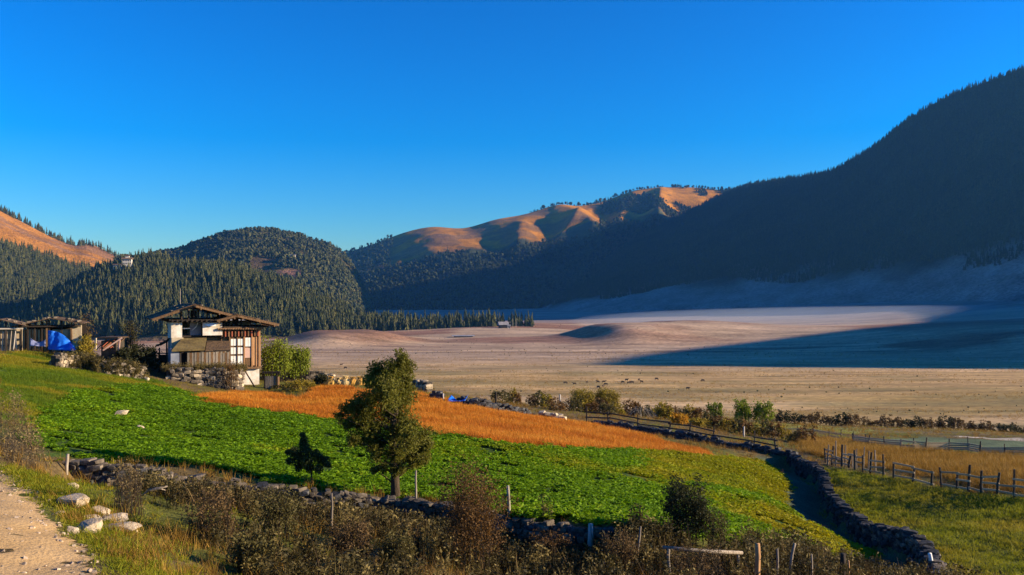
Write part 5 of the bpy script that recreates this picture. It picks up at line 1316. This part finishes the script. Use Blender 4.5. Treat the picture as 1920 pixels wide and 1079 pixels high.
# lean-to frame on the left of the house
lt = empty('pole_shelter', at(312, 85), math.radians(10), 'dark open pole shelter against the left wall of the farmhouse', 'shelter')
o = lt.location; s = 85 / F
def lz(py): return (EYE - (py - HY) * s) - o[2]
for px, py in ((299, 652), (312, 640), (324, 634), (304, 655), (320, 640)):
    m = MB(); dy = 0 if px in (299, 312, 324) else 2.2; m.tube([((px - 312) * s, dy, -0.4), ((px - 312) * s + 0.03, dy, lz(py))], [0.09, 0.07], 6); m.build('post', M['dark_timber'], lt)
for dy in (0, 1.1, 2.2):
    m = MB(); m.beam(((292 - 312) * s, dy, lz(650)), ((328 - 312) * s, dy, lz(630)), 0.10, 0.12); m.build('rafter', M['dark_timber'], lt)
for k in range(5):
    x0 = (294 + k * 6.6 - 312) * s; z0 = lz(649 - k * 3.7) + 0.1; m = MB(); m.box(x0, x0 + 0.3, -0.3, 2.5, z0, z0 + 0.05); m.build('roof_plank', M['shingle'], lt)
m = MB(); m.beam(((288 - 312) * s, 0.1, lz(662)), ((326 - 312) * s, 0.1, lz(664)), 0.08, 0.12); m.build('rail', M['grey_timber'], lt)
m = MB(); m.box((288 - 312) * s, (326 - 312) * s, 2.3, 2.4, -0.3, lz(668)); m.build('back_wall', M['dark_timber'], lt)

# plank door in the yard wall
dr_ = empty('plank_door', at(508, 86.5), math.radians(5), 'grey plank door standing between the house and the yard wall', 'door')
s = 86.5 / F; H = (EYE - (703 - HY) * s) - dr_.location[2]
for k in range(5):
    m = MB(); m.box(-0.52 + k * 0.2, -0.34 + k * 0.2, 0, 0.06, -0.1, H - 0.15 + (k % 2) * 0.02); m.build('plank', M['grey_timber'], dr_)
for x0, x1, z0, z1, mk in ((0.49, 0.62, -0.2, H + 0.1, 'dark_timber'), (-0.66, -0.54, -0.2, H + 0.02, 'dark_timber'), (0.63, 0.75, -0.2, H - 0.2, 'bright_timber')):
    m = MB(); m.box(x0, x1, -0.03, 0.12, z0, z1); m.build('jamb', M[mk], dr_)
m = MB(); m.box(-0.85, 0.85, -0.08, 0.2, H + 0.11, H + 0.30); m.build('lintel', M['dark_timber'], dr_)

# hay stooks
def stook(px, pytop, pybot, wpx, label, seed, mk='hay', d=89):
    p = at(px, d); s = d / F; h = max(0.6, (EYE - (pytop - HY) * s) - p[2]); R = wpx * s / 2; g = np.random.default_rng(seed)
    r = empty('hay_stook', p, g.uniform(0, 6), label, 'hay stook', 'golden hay stooks')
    m = MB(); n = 14; rings = []
    for t, k in ((0, 1.0), (0.3, 0.92), (0.55, 0.66), (0.72, 0.42), (0.82, 0.40), (1.0, 0.62)):
        rings.append([((R * k * g.uniform(0.88, 1.12)) * math.cos(6.283 * i / n), (R * k * g.uniform(0.88, 1.12)) * math.sin(6.283 * i / n), h * t * g.uniform(0.97, 1.03) - (0.1 if t == 0 else 0)) for i in range(n)])
    v = [q for a in rings for q in a] + [(0, 0, h * 0.97)]; f = [(a * n + i, a * n + (i + 1) % n, (a + 1) * n + (i + 1) % n, (a + 1) * n + i) for a in range(5) for i in range(n)] + [(5 * n + i, 5 * n + (i + 1) % n, 6 * n) for i in range(n)]
    m.add(v, f); m.build('bundle', M[mk], r)
    b = blades(70, h * 1.05, R * 0.75, 0.02, 0.35, seed); b.build('straws', M['pale_hay'], r)
    m = MB(); m.tube([(R * 0.44 * math.cos(a), R * 0.44 * math.sin(a), h * 0.77) for a in np.linspace(0, 6.283, 13)], 0.03, 4, False); m.build('binding', M['timber'], r)
for i, (px, t, w_, mk, lab) in enumerate([(621, 706, 20, 'hay', 'golden hay stook at the left end of the row beside the dark bush'), (636, 708, 18, 'pale_hay', 'pale hay stook, second from the left in the row'), (648, 705, 20, 'pale_hay', 'bright hay stook in the middle of the row'), (662, 707, 20, 'hay', 'golden hay stook, second from the right in the row'), (675, 706, 20, 'hay', 'golden hay stook at the right end, half behind the juniper')]):
    stook(px, t, 0, w_, lab, 800 + i, mk, 89 + (i % 2) * 1.2)

# ------------------------------------------------------------------ sheds on the left
def L2(o, d):
    s = d / F
    return (lambda px: (px - 960) * s - o.location[0]), (lambda py: EYE - (py - HY) * s - o.location[2])
def planks_roof(root, x0, z0, x1, z1, y0, y1, n, seed, mk='shingle'):
    g = np.random.default_rng(seed)
    for k in range(n):
        ya = y0 + (y1 - y0) * k / n; yb = ya + (y1 - y0) / n * 0.95; th = 0.06; j = g.uniform(-0.03, 0.03)
        e = g.uniform(0, 0.25) * (1 if x1 > x0 else -1)
        v = [(x, y, z + dz) for x, z in ((x0, z0 + j), (x1 + e, z1 + j - abs(e) * 0.3)) for y in (ya, yb) for dz in (0, th)]
        m = MB(); m.add(v, [(0, 1, 3, 2), (4, 6, 7, 5), (0, 4, 5, 1), (2, 3, 7, 6), (0, 2, 6, 4), (1, 5, 7, 3)]); m.build('roof_plank', M[mk], root)
    for q in range(6):
        t = g.uniform(0.05, 0.95); add('roof_stone', STONES['stone'][q], root, (x0 + (x1 - x0) * t, y0 + (0.15 + 0.8 * g.random() * (q % 2)) * (y1 - y0) * 0.5, z0 + (z1 - z0) * t + 0.13), (0, 0, g.uniform(0, 3)), (0.35, 0.3, 0.16))
d = 85.0
sh = empty('open_shed', at(95, d), 0, 'plank roofed open shed with mud walls behind the blue tarpaulin', 'shed'); sh.rotation_euler = (0, 0, 0.35); xx, zz = L2(sh, d)
planks_roof(sh, xx(96), zz(597), xx(36), zz(612), -0.6, 5.5, 14, 1); planks_roof(sh, xx(94), zz(597), xx(148), zz(607), -0.6, 5.5, 14, 2)
def sb(name, root, x0, x1, y0, y1, z0, z1, mk): m = MB(); m.box(x0, x1, y0, y1, z0, z1); return m.build(name, M[mk], root)
sb('mud_wall', sh, xx(42), xx(88), 0.5, 0.9, -0.6, zz(618), 'ochre_plaster'); sb('mud_wall', sh, xx(96), xx(146), 0.6, 1.0, -0.6, zz(619), 'ochre_plaster'); sb('end_wall', sh, xx(130), xx(147), 0.2, 0.59, -0.6, zz(611), 'ochre_plaster')
sb('back_wall', sh, xx(42), xx(147), 4.6, 4.9, -0.6, zz(612), 'dark_timber')
for px in (44, 56, 68, 80, 88, 92, 113, 130): sb('post', sh, xx(px - 1.3), xx(px + 1.3), 0.1 + (px % 3) * 0.02, 0.35, -0.5, zz(np.interp(px, [36, 95, 148], [612, 600, 608])), 'timber' if px in (88, 130) else 'dark_timber')
sb('tie_beam', sh, xx(40), xx(146), -0.05, 0.09, zz(613.5), zz(611), 'dark_timber')
for px in np.arange(46, 88, 5): sb('wall_pole', sh, xx(px), xx(px + 1.5), 0.42, 0.49, -0.4, zz(617), 'timber')
d = 82.5
s2 = empty('wattle_shed', at(18, d), 0, 'pale wattle walled shed with stone weighted roof at the left edge', 'shed'); s2.rotation_euler = (0, 0, 0.4); xx, zz = L2(s2, d)
planks_roof(s2, xx(5), zz(600), xx(-45), zz(612), -0.5, 5, 12, 3); planks_roof(s2, xx(3), zz(600), xx(42), zz(611), -0.5, 5, 12, 4)
sb('back_wall', s2, xx(-40), xx(38), 0.45, 0.7, -0.5, zz(617), 'ochre_plaster')
for k in range(13):
    px = -38 + k * 6.1; m = MB(); g = np.random.default_rng(k); m.tube([(xx(px), 0.25, -0.3), (xx(px + g.uniform(-3, 5)), 0.2, zz(619 + g.uniform(-3, 3)))], [0.07, 0.05], 6); m.build('wall_pole', M['pale_timber' if k % 3 else 'grey_timber'], s2)
for py in (622, 636, 648):
    m = MB(); m.beam((xx(-40), 0.33, zz(py)), (xx(38), 0.33, zz(py + 1)), 0.08, 0.12); m.build('wall_rail', M['grey_timber'], s2)
for px in (-38, -10, 12, 37): sb('post', s2, xx(px - 1.2), xx(px + 1.2), 0.0, 0.2, -0.4, zz(np.interp(px, [-45, 4, 42], [612, 602, 611])), 'dark_timber')
sb('loft_beam', s2, xx(-42), xx(40), -0.05, 0.19, zz(618), zz(615.5), 'pale_timber')
# tarpaulins
def sheet(name, pts, nu, nv, mk, label, amp=0.05, seed=0, cat='tarpaulin'):
    """sheet over four corner rows of points with folds and thickness"""
    A, B, C_, D = [np.array(p, float) for p in pts]; v = []; f = []
    for j in range(nv + 1):
        for i in range(nu + 1):
            u, t = i / nu, j / nv
            q = (A * (1 - u) + B * u) * (1 - t) + (D * (1 - u) + C_ * u) * t
            q = q + np.array([0, -1, 0.3]) * amp * (float(fbm(np.array([u * 5 + t]), np.array([t * 3.0]), 3, seed)[0]) - 0.5) * 3
            q[2] -= amp * 3 * math.sin(math.pi * u) * (1 - t); v.append(q)
    o0 = D.copy(); v = [q - o0 for q in v]
    f = [(j * (nu + 1) + i, j * (nu + 1) + i + 1, (j + 1) * (nu + 1) + i + 1, (j + 1) * (nu + 1) + i) for j in range(nv) for i in range(nu)]
    ob = MB().add(v, f).build(name, M[mk], None, True, loc=o0)
    md = ob.modifiers.new('thick', 'SOLIDIFY'); md.thickness = 0.015
    return tag(ob, label, cat)
def slung_tarp():
    v = []; nu, nv = 22, 14; o0 = W(90, 657, 83.6)
    for j in range(nv + 1):
        for i in range(nu + 1):
            u, t = i / nu, j / nv; top = 620 + 3 * u + 33 * u ** 2.6; bot = 656 + 2 * u
            py = top * (1 - t) + bot * t; dd = 84.2 - 1.9 * t ** 1.6 * (0.4 + 0.6 * u) + 0.6 * (float(fbm(np.array([u * 6.0 + t * 2.5]), np.array([t * 2.0 - u]), 3, 3)[0]) - 0.5)
            v.append(W(90 + 53 * u, py, dd) - o0)
    f = [(j * (nu + 1) + i, j * (nu + 1) + i + 1, (j + 1) * (nu + 1) + i + 1, (j + 1) * (nu + 1) + i) for j in range(nv) for i in range(nu)]
    ob = MB().add(v, f).build('tarpaulin', M['blue_tarp'], None, True, loc=o0)
    ob.modifiers.new('thick', 'SOLIDIFY').thickness = 0.015
    tag(ob, 'bright blue tarpaulin slung across the front of the shed', 'tarpaulin')
slung_tarp()
sheet('tarpaulin', [W(57, 634, 83.4), W(86, 637, 83.3), W(85, 650, 82.6), W(56, 649, 82.6)], 14, 8, 'faded_tarp', 'faded grey blue tarpaulin left of the bright blue one', 0.10, 4)
sheet('tarpaulin', [W(846, 741, 76.9), W(878, 741, 76.7), W(872, 752, 75.6), W(838, 754, 75.8)], 16, 10, 'blue_tarp', 'crumpled blue tarpaulin lying over the end of the field wall', 0.16, 5)
# collapsed hut of red brown timber
d = 82.0; ch = empty('collapsed_hut', at(200, d), 0, 'collapsed red brown timber hut between the tarpaulin shed and the farmhouse', 'hut'); xx, zz = L2(ch, d)
sb('wall', ch, xx(184), xx(212), 0.6, 3.0, -0.5, zz(640), 'earth_core')
for k in range(7):
    m = MB(); m.beam((xx(182 + k * 4), -0.1 + k * 0.12, zz(656 - k * 0.6)), (xx(196 + k * 4.2), 0.5 + k * 0.15, zz(636 + (k % 3) * 2)), 0.16, 0.07); m.build('fallen_plank', M['red_paint' if k % 2 else 'timber'], ch)
m = MB(); m.beam((xx(196), -0.3, zz(657)), (xx(228), 0.1, zz(634)), 0.14, 0.12); m.build('ridge_board', M['pink_panel'], ch)
m = MB(); m.beam((xx(222), 0.0, zz(662)), (xx(224), 0.05, zz(634)), 0.13, 0.1); m.build('post', M['pink_panel'], ch)
m = MB(); m.beam((xx(181), -0.2, zz(655)), (xx(181.5), -0.2, zz(634)), 0.12, 0.12); m.build('post', M['ochre_plaster'], ch)
m = MB(); m.box(xx(183), xx(222), -0.1, 3.0, zz(635), zz(632.5)); m.build('roof_slab', M['shingle'], ch)

# ------------------------------------------------------------------ far buildings and cattle
def far_ground(x, y, hill=None):
    z = float(vz(np.array([x]), np.array([y]))[0])
    if hill is not None:
        P = hill.P[:hill.nv].reshape(-1, 3); k = np.argmin((P[:, 0] - x) ** 2 + (P[:, 1] - y) ** 2); z = max(z, P[k, 2])
    return z
def far_house(name, label, px, d, wd, dp, h, wall_mk, roof_mk, rh=2.0, storeys=1, bays=4, hill=None, rz=0.15, zoff=0.0, two_tier=False):
    x = (px - 960) / F * d; r = empty(name, (x, d, far_ground(x, d, hill) + zoff), rz, label, 'building')
    m = MB(); m.box(-wd / 2, wd / 2, 0, dp, -3, h); m.build('wall', M[wall_mk], r)
    for s_ in range(storeys):
        for b in range(bays):
            xb = -wd / 2 + wd * (b + 0.5) / bays; zb = h * (s_ + 0.5) / storeys; ww = wd / bays * 0.25; hh = h / storeys * 0.26
            m = MB(); m.box(xb - ww, xb + ww, -0.08, 0.06, zb - hh, zb + hh); wn_ = m.build('window', M['dark_timber'], r)
            m = MB(); m.box(xb - ww * 0.8, xb + ww * 0.8, -0.11, -0.081, zb - hh * 0.85, zb + hh * 0.85); m.build('pane', M['glass'], wn_)
    e = wd * 0.08 + 0.6
    def gable(w0, y0, y1, z0, rise, nm):
        m = MB(); v = [(-w0, y0, z0), (0, y0, z0 + rise), (w0, y0, z0), (-w0, y1, z0), (0, y1, z0 + rise), (w0, y1, z0)]
        v = [(a, (y0 + y1) / 2 - (b - (y0 + y1) / 2) * 0 + (b - (y0 + y1) / 2), c) for a, b, c in v]
        # ridge along the front
        v = [(-w0, y0, z0), (w0, y0, z0), (w0, (y0 + y1) / 2, z0 + rise), (-w0, (y0 + y1) / 2, z0 + rise), (-w0, y1, z0), (w0, y1, z0)]
        m.add(v, [(0, 1, 2, 3), (3, 2, 5, 4), (0, 3, 4), (1, 5, 2), (0, 4, 5, 1)]); m.build(nm, M[roof_mk], r)
    gable(wd / 2 + e, -e, dp + e, h + 0.05, rh, 'roof')
    if two_tier:
        m = MB(); m.box(-wd * 0.22, wd * 0.22, dp * 0.3, dp * 0.7, h + rh * 0.4, h + rh + 2.2); m.build('lantern', M[wall_mk], r)
        gable(wd * 0.3, dp * 0.15, dp * 0.85, h + rh + 2.25, 1.6, 'upper_roof')
    return r
far_house('farmhouse', 'pale roofed farmhouse alone at the end of the far tree line', 945, 1195, 11, 8, 4.0, 'dark_timber', 'tin_roof', 4.2, 1, 3, rz=0.25)
far_house('annex', 'small white outbuilding right beside the far farmhouse', 954.5, 1190, 3.2, 3, 3.4, 'whitewash', 'tin_roof', 1.4, 1, 1)
far_house('shelter', 'long low grey roofed shelter on the plain left of the far farmhouse', 869, 1060, 22, 6, 1.2, 'dark_timber', 'tin_roof', 1.3, 1, 6, rz=0.12)
far_house('monastery', 'white walled monastery among the pines on the hill top', 238, 1425, 13, 8, 9, 'whitewash', 'shingle', 3.0, 2, 5, h_forest, 0.2, 15, True)
far_house('monastery_wing', 'low white wing left of the hill top monastery', 220, 1420, 12, 6, 5, 'whitewash', 'shingle', 2.0, 1, 5, h_forest, 0.2, 14)
far_house('cottage', 'tiny white cottage on the reddish clearing above the pines', 548, 2250, 14, 7, 4, 'whitewash', 'tin_roof', 2.0, 1, 4, h_dome, 0.1, 8)
for i, px in enumerate((961.5, 967.5)):
    x = (px - 960) / F * 1190; m = MB(); m.tube([(0, 0, -0.5), (0, 0, 13)], [0.25, 0.16], 6)
    tag(m.build('prayer_flag_pole', M['pale_timber'], None, loc=(x, 1190, far_ground(x, 1190))), ('tall pale pole just right of the far farmhouse', 'tall pale pole, the farther right of the two by the far farmhouse')[i], 'pole')
def cow_mesh(graze, seed):
    m = MB(); g = np.random.default_rng(seed)
    m.tube([(-1.15, 0, 1.05), (-0.95, 0, 1.05), (-0.4, 0, 1.02), (0.3, 0, 1.05), (0.7, 0, 1.12), (0.92, 0, 1.08)], [0.12, 0.33, 0.40, 0.42, 0.38, 0.18], 8)
    hx, hz2 = (1.45, 0.35) if graze else (1.5, 1.35)
    m.tube([(0.75, 0, 1.18), (1.1, 0, (1.2 + hz2) / 2 + 0.1), (hx - 0.12, 0, hz2 + 0.12), (hx + 0.22, 0, hz2 - 0.12)], [0.28, 0.19, 0.17, 0.08], 7)
    for sx, sy in ((-0.85, -0.2), (-0.8, 0.2), (0.62, -0.2), (0.66, 0.2)):
        k = 0.1 if sx < 0 else -0.03
        m.tube([(sx, sy, 0.85), (sx + k * 0.5, sy, 0.5), (sx - k * 0.4, sy, 0.28), (sx, sy, 0.0)], [0.17, 0.10, 0.07, 0.08], 6)
    m.tube([(-1.12, 0, 1.2), (-1.27, 0, 0.9), (-1.25, 0, 0.45)], [0.05, 0.035, 0.05], 5)
    for sy in (-1, 1): m.tube([(hx - 0.12, sy * 0.12, hz2 + 0.2), (hx - 0.14, sy * 0.30, hz2 + 0.26)], [0.05, 0.02], 4)
    return mesh('cow', m.v, m.f, M['hide'], True)
COW = [cow_mesh(True, 1), cow_mesh(False, 2)]
cl_ = [(1060, 717), (1077, 719), (1100.5, 716), (1121, 715), (1122, 725), (1132.5, 715), (1136, 720), (1131, 723), (1168, 716), (1175, 711.5), (1179, 717), (1185, 716.5), (1198, 711), (1203, 715), (1231, 710), (640, 683), (648, 689), (735, 700), (1318, 713), (1290, 728)]
seen = {0: 'dark cow grazing alone, leftmost on the plain above the yellow bushes', 14: 'dark cow standing apart, far right of the herd', 12: 'largest looking dark cow in the right half of the herd', 4: 'dark cow nearest the yellow bushes'}
for i, (px, py) in enumerate(cl_):
    d = 50 * F / (py + 3 - HY); x = (px - 960) / F * d; s = 1.0
    o = add('cow', COW[i % 2], None, (x, d, far_ground(x, d)), (0, 0, [0.2, 3.0, 1.0, 2.4, 5.5][i % 5]), s)
    tag(o, seen.get(i, 'small dark cow in the scattered herd on the tan plain' if i < 15 else 'lone dark cow far out on the plain away from the herd'), 'cow', 'cattle grazing on the plain')

# ------------------------------------------------------------------ the air
hz_ = MB(); hz_.box(-5200, 3800, -900, 6600, -16, 830)
hm = bpy.data.materials.new('haze'); hm.use_nodes = True
hn = hm.node_tree; hn.nodes.remove(hn.nodes['Principled BSDF'])
pv = hn.nodes.new('ShaderNodeVolumePrincipled'); pv.inputs['Color'].default_value = (0.13, 0.46, 1.0, 1); pv.inputs['Density'].default_value = 0.000035; pv.inputs['Anisotropy'].default_value = 0.2
hn.links.new(pv.outputs[0], hn.nodes['Material Output'].inputs['Volume'])
hz_.build('haze', hm).__setitem__('kind', 'stuff')

# morning mist lying on the shaded side of the plain
mv = []; mf = []; nu, nv = 32, 12
for j in range(nv + 1):
    for i in range(nu):
        a = 6.283185 * i / nu; b = -1.5708 + 3.14159 * j / nv
        mv.append((680 * math.cos(a) * math.cos(b), 520 * math.sin(a) * math.cos(b), 24 * math.sin(b)))
for j in range(nv):
    for i in range(nu): mf.append((j * nu + i, j * nu + (i + 1) % nu, (j + 1) * nu + (i + 1) % nu, (j + 1) * nu + i))
mm = bpy.data.materials.new('mist'); mm.use_nodes = True; mm.node_tree.nodes.remove(mm.node_tree.nodes['Principled BSDF'])
pv = mm.node_tree.nodes.new('ShaderNodeVolumePrincipled'); pv.inputs['Color'].default_value = (0.80, 0.88, 1.0, 1); pv.inputs['Density'].default_value = 0.0005
mm.node_tree.links.new(pv.outputs[0], mm.node_tree.nodes['Material Output'].inputs['Volume'])
tag(add('mist', mesh('mist', mv, mf, mm), None, (760, 1330, 16)), 'thin blue morning mist lying on the shaded plain', 'mist', kind='stuff')
